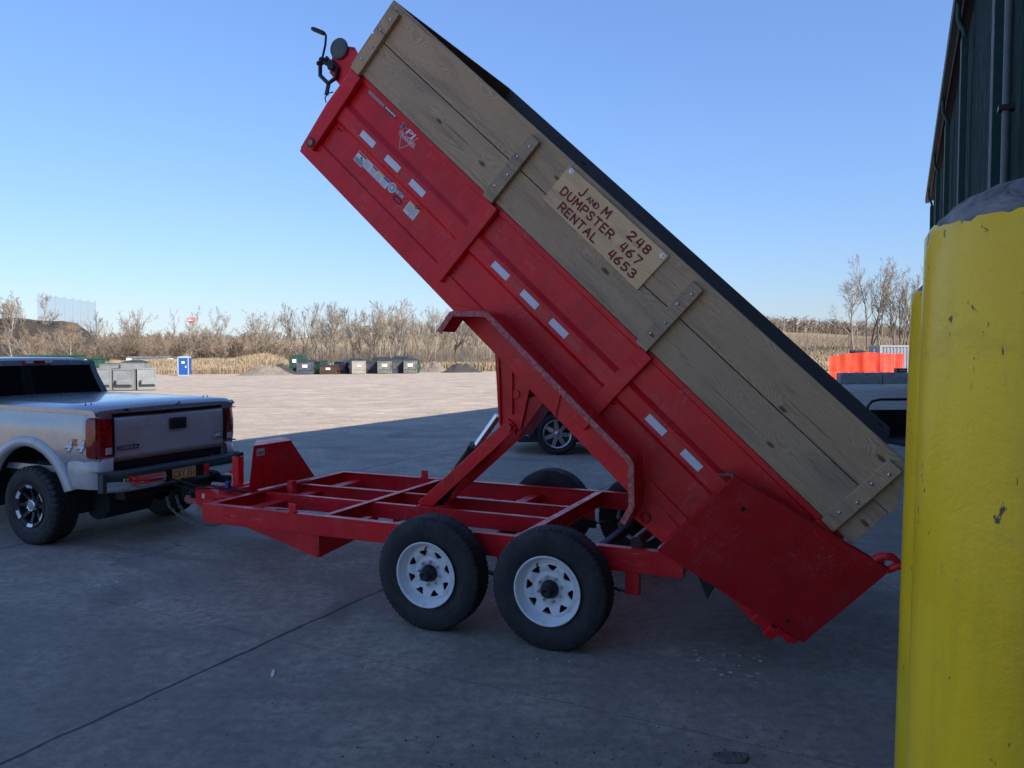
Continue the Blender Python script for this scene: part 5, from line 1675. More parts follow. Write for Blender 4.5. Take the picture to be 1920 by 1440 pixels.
def front_bin(label, px, y, w, h, mat, rz=0.0, lid='flat', sign=True, d=1.5, lidmat=None, name='dumpster', group=BINS, sgn=(0.28, 0.22)):
    x = at(px, y)
    T = thing(name, label, 'dumpster', (x, y, gz(x, y)), rz, group)
    mb = MB()
    hf, hb = h * 0.90, h
    mb.prism([(0.0, 0.06), (-0.04, hf), (d, hb), (d, 0.06)], lambda u, v_, q: (q, u, v_), -w / 2, w / 2)
    for z in (0.06, 0.30 * h, 0.86 * h): mb.box(-w / 2 - 0.03, w / 2 + 0.03, -0.075, -0.03, z, z + 0.07)
    for s in (-1, 1):
        mb.box(*sorted((s * (w / 2 - 0.08), s * (w / 2 + 0.02))), -0.07, 0.0, 0.06, hf)
        mb.box(*sorted((s * (w / 2), s * (w / 2 + 0.03))), 0.1, d - 0.1, 0.75 * h, 0.82 * h)
    mb.box(-w / 2 + 0.1, -w / 2 + 0.2, 0.1, d - 0.1, 0, 0.06); mb.box(w / 2 - 0.2, w / 2 - 0.1, 0.1, d - 0.1, 0, 0.06)
    mb.build('body', mat, T)
    for s in (-1, 1):
        mb = MB(); a, b_ = sorted((s * (w / 2 + 0.031), s * (w / 2 + 0.14)))
        mb.box(a, b_, 0.15, d - 0.25, 0.42 * h, 0.44 * h); mb.box(a, b_, 0.15, d - 0.25, 0.56 * h, 0.58 * h)
        o = (b_ - 0.02, b_) if s > 0 else (a, a + 0.02)
        mb.box(*o, 0.15, d - 0.25, 0.441 * h, 0.559 * h)
        mb.build('fork_sleeve', mat, T)
    lm = lidmat or M_lid
    if lid:
        for s in (-1, 1):
            mb = MB()
            x0, x1 = sorted((s * 0.01, s * (w / 2 + 0.04)))
            if lid == 'flat':
                mb.prism([(-0.10, hf + 0.02), (d + 0.03, hb + 0.03), (d + 0.03, hb + 0.07), (-0.10, hf + 0.07)], lambda u, v_, q: (q, u, v_), x0, x1)
                for k in (0.3, 0.7):
                    xx = x0 + (x1 - x0) * k
                    mb.prism([(-0.06, hf + 0.071), (d, hb + 0.072), (d, hb + 0.10), (-0.06, hf + 0.10)], lambda u, v_, q: (q, u, v_), xx - 0.05, xx + 0.05)
            else:                                            # thrown open behind
                mb.prism([(d + 0.04, hb), (d + 0.34, 0.35), (d + 0.38, 0.37), (d + 0.08, hb + 0.04)], lambda u, v_, q: (q, u, v_), x0, x1)
            mb.build('lid', lm, T)
    if sign:
        mb = MB(); sw, sh = sgn
        mb.box(-sw, sw, -0.082, -0.078, 0.5 * h - sh / 2 + .1, 0.5 * h + sh + .1, 0)
        mb.box(-sw * 0.55, sw * 0.15, -0.086, -0.0825, 0.5 * h + .1, 0.5 * h + sh * 0.35 + .1, 1); mb.box(sw * 0.2, sw * 0.5, -0.086, -0.0825, 0.5 * h + sh * .3 + .1, 0.5 * h + sh * 0.7 + .1, 1)
        mb.build('sign_plate', [M_sign, M_decal_g], T)
    return T

Yb = 88.0
front_bin('slate blue dumpster with white sign, left end of the dumpster row', 571.5, Yb, 1.85, 1.6, M_slate_bin, 0.03)
front_bin('narrow dark green dumpster between the slate blue one and the low brown one', 593.5, Yb + 0.6, 1.0, 1.5, M_dkgreen_bin, -0.35, 'flat', False)
front_bin('low rusty brown dumpster with raised black lids in the dumpster row', 615, Yb - 0.4, 1.85, 1.0, M_brown_bin, -0.02, 'flat', True, sgn=(0.25, 0.16))
front_bin('dark dumpster with its lids thrown back, right of the low brown dumpster', 637, Yb + 1.2, 1.5, 1.55, M_navy_bin, -0.45, 'open', False)
front_bin('buff grey dumpster with a slate side, middle of the dumpster row', 672.5, Yb - 0.3, 1.55, 1.65, M_buff_bin, 0.42, 'flat', True, sgn=(0.22, 0.1))
front_bin('dark navy dumpster set back between the buff one and the grey-green one', 695, Yb + 1.8, 1.4, 1.45, M_navy_bin, 0.05, 'flat', False)
front_bin('weathered grey-green dumpster with white sign, right of middle in the row', 721, Yb, 1.55, 1.6, M_olive_bin, 0.12, 'flat', True)
front_bin('dark navy dumpster between the two weathered grey dumpsters', 745, Yb + 1.0, 1.35, 1.65, M_navy_bin, 0.4, 'flat', False)
front_bin('weathered grey dumpster with white sign, right end of the dumpster row', 769, Yb + 0.3, 1.45, 1.62, M_olive_bin, 0.06, 'flat', True)
front_bin('pale green dumpster end peeking out at the far right of the row', 781.5, Yb + 2.2, 0.5, 1.45, M_green_bin, 0.05, 'flat', False)
front_bin('closed dumpster standing behind the middle of the row, only its lid showing', 712, Yb + 4.0, 1.8, 1.85, M_navy_bin, 0.0, 'flat', False)
front_bin('closed dumpster standing behind the right end of the row, only its lid showing', 750, Yb + 4.2, 1.8, 1.95, M_navy_bin, 0.0, 'flat', False)

def compactor():
    x, y = at(557, 90.5), 90.5
    T = thing('compactor_box', 'tall dark green sloped-top container behind the slate blue dumpster', 'container', (x, y, gz(x, y)), 0.05, BINS)
    mb = MB(); mb.prism([(-0.95, 0.05), (-0.95, 1.75), (-0.70, 1.9), (-0.62, 2.25), (0.70, 2.25), (0.95, 1.75), (0.95, 0.05)], lambda u, v_, q: (u, q, v_), 0, 1.6)
    for z in (0.1, 0.8, 1.5): mb.box(-0.98, 0.98, -0.04, -0.001, z, z + 0.08)
    mb.build('body', M_dkgreen_bin, T)
    mb = MB(); mb.prism([(0.55, 2.20), (0.68, 2.20), (0.90, 1.78), (0.77, 1.78)], lambda u, v_, q: (u, q, v_), -0.02, -0.002); mb.build('side_flange', M_green_bin, T)
    mb = MB(); mb.box(-0.55, -0.1, -0.05, -0.042, 1.35, 1.75); mb.build('sign_plate', M_sign, T)
compactor()

def rear_bin(label, px, y, w, h, d, rz=0.0, shelf=True, lid=None):
    x = at(px, y)
    T = thing('steel_container', label, 'container', (x, y, gz(x, y)), rz, 'grey containers behind the pickup truck')
    mb = MB()
    mb.box(-w / 2, w / 2, 0, d, 0.04, h)
    for z in (0.04, h - 0.05): mb.box(-w / 2 - 0.02, w / 2 + 0.02, -0.025, -0.001, z, z + 0.05)
    for sx in (-1, 1): mb.box(*sorted((sx * (w / 2 - 0.05), sx * (w / 2 + 0.02))), -0.024, -0.0005, 0.091, h - 0.051)
    mb.build('body', M_grey_bin, T, bevel=0.008)
    if shelf:
        mb = MB()
        mb.prism([(-0.001, 0.62), (-0.14, 0.56), (-0.14, 0.33), (-0.001, 0.30)], lambda u, v_, q: (q, u, v_), -w / 2 + 0.12, w / 2 - 0.03)
        sh = mb.build('shelf', M_grey_bin, T)
        mb = MB(); mb.box(-w / 2 + 0.10, w / 2 - 0.08, -0.165, -0.142, 0.33, 0.37); mb.box(-w / 2 + 0.10, -w / 2 + 0.22, -0.165, -0.142, 0.37, 0.60)
        mb.build('bar', M_black, sh)
    mb = MB()
    if lid == 'domed':
        n = 12
        P = [(-w / 2 - 0.03 + (w + 0.06) * i / n, h + 0.02 + 0.16 * math.sin(PI * i / n)) for i in range(n + 1)]
        mb.prism(P + [(w / 2 + 0.03, h + 0.005), (-w / 2 - 0.03, h + 0.005)], lambda u, v_, q: (u, q, v_), -0.02, d)
        mb.build('lid', M_lid, T)
    else:
        mb.box(-w / 2 - 0.03, w / 2 + 0.03, -0.03, d, h + 0.001, h + 0.035); mb.build('lid', M_grey_bin if lid is None else M_lid, T, bevel=0.006)
    return T
rear_bin('grey steel container partly hidden by the pickup cab, leftmost of three', 192, 45.0, 0.85, 1.30, 1.2, 0.10, True)
rear_bin('grey steel container with a shelf across its front, middle of three', 230, 45.2, 1.12, 1.24, 1.2, 0.02, True)
rear_bin('grey steel container at the right end, showing its dark left side', 274, 45.6, 0.98, 1.28, 1.3, 0.42, True)
rear_bin('larger grey container with domed black lid standing behind the three front ones', 247, 48.5, 1.3, 1.62, 1.5, 0.2, False, 'domed')
rear_bin('grey container with flat dark lid beside the pickup cab, behind the three front ones', 208, 48.6, 1.35, 1.55, 1.5, 0.1, False, 'dark')

def rolloff(label, px0, px1, y, h, mat, name='rolloff_container', sloped=False, signm=None, script=False, group='low containers among the reeds'):
    x0, x1 = at(px0, y), at(px1, y)
    w = x1 - x0; x = (x0 + x1) / 2
    T = thing(name, label, 'container', (x, y, gz(x, y)), 0, group)
    mb = MB()
    if sloped: mb.prism([(-w / 2, h), (w / 2, h), (w / 2 - 0.5, 0.1), (-w / 2, 0.1)], lambda u, v_, q: (u, q, v_), 0, 1.8)
    else: mb.box(-w / 2, w / 2, 0, 2.3, 0.15, h)
    k = -w / 2 + 0.3
    while k < w / 2 - 0.6:
        mb.box(k, k + 0.09, -0.08, -0.001, 0.2 if not sloped else 0.9, h - 0.12); k += 0.75
    mb.box(-w / 2 - 0.04, w / 2 + 0.04, -0.10, -0.0005, h - 0.12, h); mb.box(-w / 2 - 0.04, w / 2 + 0.04, 0.0, 2.3 if not sloped else 1.8, h + 0.001, h + 0.04)
    mb.build('body', mat, T)
    if signm:
        mb = MB(); sx = signm * w; mb.box(sx - 0.36, sx + 0.36, -0.115, -0.105, h - 0.8, h - 0.18); mb.build('sign_plate', M_sign, T)
    if script:
        mb = MB()
        pts = [(-1.0 + 0.11 * i, -0.12, h - 0.52 + 0.19 * math.sin(i * 2.1) * (1.0 if i % 3 else 0.4)) for i in range(22)]
        mb.tube(pts, 0.035, 6); mb.build('script_lettering', simple('faded_orange', (0.45, 0.14, 0.06), 0.6), T)
    return T
rolloff('long dark green roll-off container with red script lettering behind the pickup', 26, 143, 102, 2.55, M_green_bin, script=True)
rolloff('short green container with white sign and a sloping right end, among the reeds', 143, 193, 99, 2.15, M_green_bin, sloped=True, signm=-0.2)
rolloff('pale grey low container in the reeds, left of the grey-blue one', 238, 288, 104, 2.2, M_grey_bin, signm=-0.42)
rolloff('grey-blue low container with white sign in the reeds behind the blue toilet', 291, 343, 104.5, 2.2, M_slate_bin if False else M_grey_bin, signm=0.05)

def toilet():
    y = 88.0; x = at(343, y)
    T = thing('portable_toilet', 'blue portable toilet with white frame standing by the reeds', 'portable toilet', (x, y, gz(x, y)), 0.12)
    Mb = simple('blue_plastic', (0.008, 0.07, 0.28), 0.45, var=0.15); Mw = simple('pale_blue_plastic', (0.30, 0.38, 0.48), 0.5, var=0.1)
    mb = MB(); mb.box(-0.58, 0.58, 0, 1.15, 0.1, 2.0); mb.build('body', Mb, T, bevel=0.04)
    mb = MB(); mb.box(-0.62, 0.62, -0.04, 1.19, 0, 0.1); 
    for s in (-1, 1): mb.box(*sorted((s * 0.50, s * 0.62)), -0.04, -0.002, 0.1, 2.02)
    P = [(0.62 * math.cos(PI * i / 12), 2.0 + 0.22 * math.sin(PI * i / 12)) for i in range(13)]
    mb.prism(P, lambda u, v_, q: (u, q, v_), -0.05, 1.2)
    mb.build('roof', Mw, T, bevel=0.01)
    mb = MB(); mb.box(-0.44, 0.44, -0.03, -0.001, 0.16, 1.95); dr = mb.build('door', Mb, T, bevel=0.01)
    mb = MB(); mb.box(-0.17, 0.17, -0.036, -0.031, 1.38, 1.62); mb.build('sign_plate', M_sign, dr)
    mb = MB(); mb.box(0.22, 0.34, -0.045, -0.031, 0.9, 1.1); mb.build('handle', M_decal_w, dr)
toilet()

# ------------------------------------------------------------------ right background: blocks, safety fence, container
for i, (px, w_, lb) in enumerate(((1601, 1.5, 'grey concrete barrier block at the left, half hidden by the wooden trailer side'), (1632, 1.46, 'grey concrete barrier block in front of the middle of the orange fence'), (1681, 1.46, 'grey concrete barrier block nearest the bollards, below the orange fence'))):
    y = 45.6; x = at(px, y)
    T = thing('barrier_block', lb, 'concrete block', (x, y, gz(x, y)), 0.02 * (i - 1), 'concrete barrier blocks')
    mb = MB(); mb.box(-w_ / 2, w_ / 2, 0, 0.62, 0.0, 0.66); mb.build('block', M_conc, T, bevel=0.03)
    mb = MB()
    for k in (-0.3, 0.3): mb.tube([(k - .08, .31, .64), (k - .07, .31, .70), (k + .07, .31, .70), (k + .08, .31, .64)], 0.015, 6)
    mb.build('lifting_loop', M_dark, T)

def fence():
    m, nt, b = nodes_of('orange_safety_mesh')
    co = coord_of(nt)
    sep = nt.nodes.new('ShaderNodeSeparateXYZ'); nt.links.new(co, sep.inputs[0])
    fx = math_node(nt, 'PINGPONG', sep.outputs[0], 0.06); fz = math_node(nt, 'PINGPONG', sep.outputs[2], 0.04)
    wx = ramp(nt, math_node(nt, 'DIVIDE', fx, 0.06), [(0.0, 1.0), (0.45, 1.0), (0.46, 0.55)])
    wz = ramp(nt, math_node(nt, 'DIVIDE', fz, 0.04), [(0.0, 1.0), (0.5, 1.0), (0.51, 0.55)])
    al = math_node(nt, 'MAXIMUM', wx, wz)
    nt.links.new(ramp(nt, noise_node(nt, co, 2, 5), [(0.3, (0.72, 0.035, 0.008)), (0.7, (0.80, 0.055, 0.014))]), b.inputs['Base Color'])
    b.inputs['Roughness'].default_value = 0.5
    nt.links.new(al, b.inputs['Alpha'])
    y = 52.0
    T = thing('safety_fence', 'bright orange plastic safety fence strung behind the concrete blocks', 'fence', (at(1630, y), y, gz(at(1630, y), y)))
    xa = [at(1555, y), at(1592, y), at(1640, y), at(1695, y)]
    ox, oz = at(1630, y), gz(at(1630, y), y)
    mb = MB(); v, f = [], []
    n = 60
    for i in range(n + 1):
        t = i / n; x = xa[0] + (xa[-1] - xa[0]) * t
        top = zat(662, y) - oz - 0.05 * math.sin(t * 9) - 0.18 * sstep(0.25, 0.0, t)
        yy = 0.06 * math.sin(t * 23) + 0.03 * math.sin(t * 51)
        for k in range(6): v.append((x - ox, yy + 0.02 * math.sin(k + t * 30), 0.05 + (top - 0.05) * k / 5))
    for i in range(n):
        for k in range(5): f.append((i * 6 + k, (i + 1) * 6 + k, (i + 1) * 6 + k + 1, i * 6 + k + 1))
    mb.add(v, f, 0, True); mb.build('mesh_panel', m, T)
    for x in xa[1:2] + [xa[2], xa[3]]:
        mb = MB(); mb.tube([(x - ox, 0.09, 0), (x - ox, 0.09, zat(654, y) - oz)], 0.03, 8); mb.build('post', M_steel, T)
fence()
front_bin('dark brown dumpster behind the orange safety fence', 1621, 57, 1.0, 1.95, M_brown_bin, 0.1, 'flat', False, group=None, d=1.2)
def shipping():
    y = 74.0; x0, x1 = at(1651, y), at(1760, y)
    T = thing('shipping_container', 'pale grey corrugated shipping container beyond the orange fence', 'container', ((x0 + x1) / 2, y, gz((x0 + x1) / 2, y)))
    w = x1 - x0; h = zat(648, y) - gz((x0 + x1) / 2, y)
    mb = MB(); v, f = [], []
    x = -w / 2
    while x < w / 2:
        for dx, dy in ((0, 0), (0.12, 0), (0.16, 0.05), (0.28, 0.05), (0.32, 0)): v += [(min(x + dx, w / 2), dy, 0.15), (min(x + dx, w / 2), dy, h - 0.12)]
        x += 0.32
    mb.add(v, [(2 * i, 2 * i + 2, 2 * i + 3, 2 * i + 1) for i in range(len(v) // 2 - 1)])
    mb.box(-w / 2, w / 2, 0.1, 2.4, 0.1, h - 0.05)
    mb.build('body', simple('container_grey_blue', (0.20, 0.225, 0.26), 0.5, var=0.12, scale=1), T)
    mb = MB()
    for z in (0.0, h - 0.12): mb.box(-w / 2 - 0.05, w / 2 + 0.05, -0.03, 2.45, z, z + 0.15)
    for s in (-1, 1): mb.box(*sorted((s * (w / 2 - 0.08), s * (w / 2 + 0.06))), -0.04, 0.1, 0.15, h - 0.12)
    mb.build('edge_frame', M_edge, T)
shipping()
def crate():
    y = 47.0; x = at(1673, y)
    T = thing('crate', 'small dark crate with a purple end standing on a concrete block', 'crate', (x, 45.9, gz(x, 45.6) + 0.66), 0)
    mb = MB(); mb.box(-0.30, 0.24, -0.15, 0.25, 0.0, 0.24)
    for z in (0.02, 0.18): mb.box(-0.31, 0.24, -0.165, -0.151, z, z + 0.04)
    mb.build('body', M_black, T, bevel=0.01)
    mb = MB(); mb.box(0.241, 0.31, -0.15, 0.25, 0.0, 0.24); mb.build('end_panel', simple('purple_paint', (0.14, 0.03, 0.16), 0.5), T, bevel=0.01)
    mb = MB(); mb.box(-0.2, 0.2, -0.168, -0.166, 0.08, 0.16); mb.build('sticker', M_decal_g, T)
crate()
def utility_trailer():
    y = 11.5; x = at(1700, y)
    T = thing('utility_trailer', 'black rail-sided trailer showing between the dump bed and the yellow bollard', 'trailer', (x, y, 0), R(6))
    mb = MB()
    mb.box(-0.15, 2.6, -0.75, 0.75, 0.50, 0.56)
    for yy in (-0.75, 0.75):
        P = [(-0.15, yy, 0.56), (-0.15, yy, 1.02), (-0.08, yy, 1.10), (0.05, yy, 1.13), (2.6, yy, 1.13)]
        mb.tube(P, 0.022, 8); mb.tube([(-0.15, yy, 0.95), (2.6, yy, 0.95)], 0.018, 8)
        for xx in (0.6, 1.3, 2.0, 2.6): mb.tube([(xx, yy, 0.56), (xx, yy, 1.13)], 0.018, 8)
    mb.build('frame', M_black, T)
    mb = MB(); mb.box(-0.16, 2.6, -0.73, -0.72, 0.56, 0.94); mb.box(-0.16, 2.6, 0.72, 0.73, 0.56, 0.94); mb.build('side_panel', M_dark, T)
    for yy in (-0.88, 0.88):
        w = bpy.data.objects.new('wheel', None); COL.objects.link(w); w.parent = T; w.matrix_local = Matrix.Translation((1.2, yy, 0.33))
        tyre_mesh(0.33, 0.2, 0.19, M_rubber, 60).build('tyre', M_rubber, w)
        mb = MB(); mb.lathe([(0.195, 0.07), (0.18, 0.05), (0.08, 0.04), (0, 0.05)], (0, 0, 0), 32); mb.lathe([(0.195, -0.07), (0.18, -0.05), (0.08, -0.04), (0, -0.05)], (0, 0, 0), 32); mb.build('rim', M_black, w)
    mb = MB(); mb.box(-0.19, -0.15, -0.70, -0.50, 0.52, 0.62); mb.build('tail_lamp', M_redtape, T, bevel=0.01)
    mb = MB(); mb.tube([(0.25, -0.80, 0.92), (0.25, -0.96, 0.92)], [0.19, 0.17], 24); mb.build('spare_tyre', M_rubber, T)
utility_trailer()

# ------------------------------------------------------------------ far things: net, pylon sign, lamp post
M_pole = simple('pale_grey_pole', (0.30, 0.32, 0.34), 0.5, var=0.1)
def net():
    m, nt, b = nodes_of('blue_grey_netting')
    b.inputs['Base Color'].default_value = (0.10, 0.15, 0.22, 1); b.inputs['Roughness'].default_value = 0.9
    b.inputs['Alpha'].default_value = 0.30
    T = thing('netting_fence', 'very tall blue-grey ball netting on white poles beyond the leafless trees', 'netting')
    a, b_ = (at(73, 300), 300.0), (at(182, 345), 345.0)
    n = 8
    tops = [552, 553.5, 555, 557, 559, 561.5, 563.5, 565]
    pts = []
    for i in range(n):
        t = i / (n - 1)
        px = (73, 91.5, 107, 123.5, 139, 153, 167.5, 181.5)[i]
        y = a[1] + (b_[1] - a[1]) * t
        pts.append((at(px, y), y, zat(tops[i], y)))
    for x, y, z in pts:
        mb = MB(); mb.tube([(x, y, gz(x, y)), (x, y, z + 0.6)], [0.17, 0.13], 6); mb.build('pole', M_pole, T)
    mb = MB()
    for i in range(n - 1):
        p, q = pts[i], pts[i + 1]
        rows = []
        for k in range(7):
            row = []
            for j in range(9):
                t = j / 8
                zt = p[2] + (q[2] - p[2]) * t - 0.5 * math.sin(PI * t)
                zb = gz(p[0], p[1]) + 1
                row.append((p[0] + (q[0] - p[0]) * t, p[1] + (q[1] - p[1]) * t + 0.3 * math.sin(PI * t), zb + (zt - zb) * k / 6))
            rows.append(row)
        grid_mesh(mb, rows)
    mb.build('net_panel', m, T)
net()
def pylon():
    y = 290.0; x = at(359.5, y)
    g = gz(x, y)
    T = thing('pylon_sign', 'far-off white pylon sign with an orange-red top panel above the brush', 'sign', (x, y, g))
    zt, zm = zat(597, y) - g, zat(603.5, y) - g
    mb = MB(); mb.box(-0.8, 0.8, -0.3, 0.3, 0, zm - 0.02); mb.build('column', M_pole, T)
    mb = MB(); mb.box(-1.55, 1.55, -0.4, 0.4, zm, zt, 0); mb.box(-1.2, 1.2, -0.43, -0.401, zm + (zt - zm) * 0.3, zm + (zt - zm) * 0.62, 1); mb.build('panel', [simple('orange_red_panel', (0.75, 0.12, 0.05), 0.5), M_decal_w], T)
pylon()
def lamp():
    y = 250.0; x = at(529.5, y); g = gz(x, y)
    T = thing('lamp_post', 'thin tall grey lamp post standing alone above the brush line', 'lamp post', (x, y, g))
    h = zat(585, y) - g
    mb = MB(); mb.tube([(0, 0, 0), (0, 0, h)], [0.16, 0.09], 8); mb.build('pole', M_decal_g, T)
    mb = MB(); mb.box(-0.9, 0.9, -0.2, 0.2, h, h + 0.3); mb.build('lamp_head', M_decal_g, T)
lamp()

# ------------------------------------------------------------------ bare trees
def bark(name, a, b_):
    return simple(name, a, 0.9, var=0.3, scale=0.8, dirt=b_, dirt_amt=0.5, dirt_scale=1.2)
M_bark_g = bark('grey_bark', (0.22, 0.19, 0.155), (0.13, 0.11, 0.085))
M_bark_p = bark('pale_bark', (0.32, 0.275, 0.22), (0.20, 0.165, 0.125))
M_bark_d = bark('dark_bark', (0.145, 0.12, 0.10), (0.22, 0.18, 0.14))
M_twig_b = bark('reddish_twigs', (0.20, 0.148, 0.108), (0.24, 0.185, 0.135))
M_twig_g = bark('grey_twigs', (0.25, 0.215, 0.17), (0.18, 0.15, 0.115))

def grow(rng, mbs, p, d, L, r, lev, maxlev, segs, kids, spread, tropism, rmin, kidlen):
    pts, rad = [p.copy()], [r]
    n = segs if lev == 0 else max(3, segs - lev)
    for i in range(n):
        d = (d + Vector((rng.gauss(0, 1), rng.gauss(0, 1), rng.gauss(0, 0.6))) * (0.10 + 0.05 * lev) + Vector((0, 0, tropism))).normalized()
        p = p + d * (L / n)
        pts.append(p.copy()); rad.append(max(rmin, r * (1 - 0.72 * (i + 1) / n)))
    mbs[0 if lev <= 1 else 1].tube(pts, rad, 5 if lev == 0 else (4 if lev == 1 else 3), 0, caps=False, smooth=lev < 2)
    if lev >= maxlev: return
    k = kids[lev]
    for c in range(k):
        t = rng.uniform(0.28 if lev == 0 else 0.15, 1.0) ** (0.8)
        i = min(n - 1, int(t * n)); fr = t * n - i
        q = pts[i].lerp(pts[i + 1], min(1, max(0, fr)))
        dd = (pts[i + 1] - pts[i]).normalized()
        u = dd.orthogonal().normalized()
        u = Matrix.Rotation(rng.uniform(0, 2 * PI), 3, dd) @ u
        an = rng.uniform(0.55, 1.15) * spread
        nd = (dd * math.cos(an) + u * math.sin(an)).normalized()
        ll = L * kidlen * rng.uniform(0.6, 1.15) * (1.15 - 0.55 * t)
        grow(rng, mbs, q, nd, ll, max(rmin, rad[i] * 0.58), lev + 1, maxlev, segs, kids, spread, tropism, rmin, kidlen)

TREE_MESH = {}
def tree_proto(kind, seed):
    """unit height 10 m; returns (trunk mesh, crown mesh)"""
    rng = random.Random(seed)
    mbs = (MB(), MB())
    if kind == 'upright':
        grow(rng, mbs, Vector((0, 0, -0.2)), Vector((rng.gauss(0, .05), rng.gauss(0, .05), 1)), 8.6, 0.13, 0, 3, 9, (14, 8, 6), 0.62, 0.10, 0.010, 0.46)
    elif kind == 'multi':
        for s in range(rng.choice((3, 4))):
            a = rng.uniform(0, 2 * PI)
            grow(rng, mbs, Vector((0.2 * math.cos(a), 0.2 * math.sin(a), -0.2)), Vector((0.35 * math.cos(a), 0.35 * math.sin(a), 1)).normalized(), 8.2 * rng.uniform(0.8, 1.05), 0.105, 0, 3, 8, (10, 8, 6), 0.66, 0.08, 0.010, 0.46)
    elif kind == 'broad':
        grow(rng, mbs, Vector((0, 0, -0.2)), Vector((rng.gauss(0, .06), 0, 1)), 6.2, 0.15, 0, 3, 7, (12, 9, 7), 0.85, 0.07, 0.010, 0.62)
    elif kind == 'bush':
        for s in range(9):
            a = rng.uniform(0, 2 * PI)
            grow(rng, mbs, Vector((0.5 * math.cos(a), 0.5 * math.sin(a), -0.2)), Vector((0.7 * math.cos(a), 0.7 * math.sin(a), 1)).normalized(), 7.6 * rng.uniform(0.7, 1.1), 0.06, 0, 2, 6, (14, 10), 0.7, 0.06, 0.014, 0.42)
    elif kind == 'sapling':
        grow(rng, mbs, Vector((0, 0, -0.2)), Vector((rng.gauss(0, .08), rng.gauss(0, .05), 1)), 9.0, 0.10, 0, 2, 9, (14, 6), 0.6, 0.08, 0.018, 0.30)
    zs = max(v[2] for v in mbs[0].v + mbs[1].v)
    k = 10.0 / zs
    for m_ in mbs: m_.v = [(x * k, y * k, z * k) for x, y, z in m_.v]
    return mbs

def get_tree(kind, seed, tm, cm):
    key = (kind, seed, tm.name, cm.name)
    if key not in TREE_MESH:
        a, b_ = tree_proto(kind, seed)
        me = []
        for mb, mt, nm in ((a, tm, 'trunk'), (b_, cm, 'crown')):
            o = mb.build(nm, mt); me.append(o.data); bpy.data.objects.remove(o)
        TREE_MESH[key] = me
    return TREE_MESH[key]

rngT = random.Random(99)
def tree(label, px, y, top, kind, seed, tm, cm, name='bare_tree', cat='tree', group=None, rz=None, wide=1.0, lean=0.0):
    x = at(px, y); g = gz(x, y)
    h = zat(top, y) - g
    T = thing(name, label, cat, (x, y, g), rngT.uniform(0, 6.28) if rz is None else rz, group)
    T.scale = (h / 10 * wide, h / 10 * wide, h / 10)
    T.rotation_euler[1] = lean
    tr, cr = get_tree(kind, seed, tm, cm)
    for nm, me in (('trunk', tr), ('crown', cr)):
        o = bpy.data.objects.new(nm, me); COL.objects.link(o); o.parent = T
    return T

G1 = 'trees on the dark earth mound'
tree('bare tree leaning left at the edge of the photo on the dark earth mound', 6, 124, 566, 'multi', 1, M_bark_p, M_twig_g, group=G1, lean=0.12)
tree('tallest bare pale tree on top of the dark earth mound', 56, 128, 545, 'multi', 2, M_bark_p, M_twig_b, group=G1)
tree('slimmer bare tree on the mound, just left of the tallest', 38, 126, 556, 'upright', 3, M_bark_p, M_twig_g, group=G1)
tree('bare pale tree low on the right flank of the earth mound', 66, 114, 610, 'multi', 4, M_bark_p, M_twig_b, group=G1)
tree('bare tree on the mound face below its left crest', 26, 114, 600, 'upright', 5, M_bark_p, M_twig_g, group=G1)
tree('broad rounded reddish bare tree in front of the tall netting', 129, 104, 594, 'broad', 6, M_bark_p, M_twig_b, wide=1.15)
tree('bare tree with dark trunk right of the netting', 181, 112, 582, 'upright', 7, M_bark_d, M_twig_g)
tree('small crooked dark-stemmed tree beside the grey containers', 208, 100, 606, 'sapling', 8, M_bark_d, M_twig_b)
tree('tall thin bare tree between the netting and the pylon sign', 238, 112, 575, 'multi', 9, M_bark_g, M_twig_g)
tree('short bare tree right of the crooked dark-stemmed tree', 262, 112, 588, 'multi', 11, M_bark_g, M_twig_b)
tree('leafless sapling with two thin leaders left of the pylon sign', 316, 113, 577, 'sapling', 10, M_bark_d, M_twig_g)
tree('large white-stemmed bare tree just right of the pylon sign', 379, 106, 570, 'multi', 12, M_bark_p, M_twig_g, wide=0.9)
tree('second white-stemmed bare tree, right of the large one by the pylon sign', 404, 107, 586, 'multi', 13, M_bark_p, M_twig_g)
tree('small bare tree standing left of the thin lamp post', 488, 118, 578, 'multi', 14, M_bark_g, M_twig_g)
tree('rounded bare tree beside the left of the lamp post', 470, 118, 592, 'broad', 15, M_bark_g, M_twig_b)
tree('tall bare pale tree just right of the lamp post', 566, 112, 566, 'multi', 16, M_bark_p, M_twig_g, wide=0.8)
tree('slim bare pale tree behind the tall green container', 583, 113, 563, 'upright', 17, M_bark_p, M_twig_g)
tree('dark-trunked bare tree at the left end of the tree row behind the dumpsters', 625, 103, 564, 'broad', 18, M_bark_d, M_twig_g)
tree('tall white-barked tree in the middle of the row behind the dumpsters', 741, 102, 556, 'multi', 19, M_bark_p, M_twig_g)
G2 = 'bare trees in the row behind the dumpsters'
lab2 = 'bare slender tree in the leafless row behind the dumpsters'
kinds = ('upright', 'multi', 'upright', 'broad', 'sapling')
px = 598
rr = random.Random(5)
i = 0
while px < 935:
    y = rr.uniform(101, 112)
    top = 580 + rr.uniform(-12, 22) - 12 * math.exp(-((px - 745) / 60.0) ** 2)
    tree(lab2, px, y, top, kinds[i % 5], 20 + i % 7, (M_bark_g, M_bark_d, M_bark_p)[i % 3], (M_twig_g, M_twig_g, M_twig_b)[i % 3], group=G2, wide=rr.uniform(0.7, 1.05))
    px += rr.uniform(6, 12); i += 1
G3 = 'bare trees behind the orange fence'
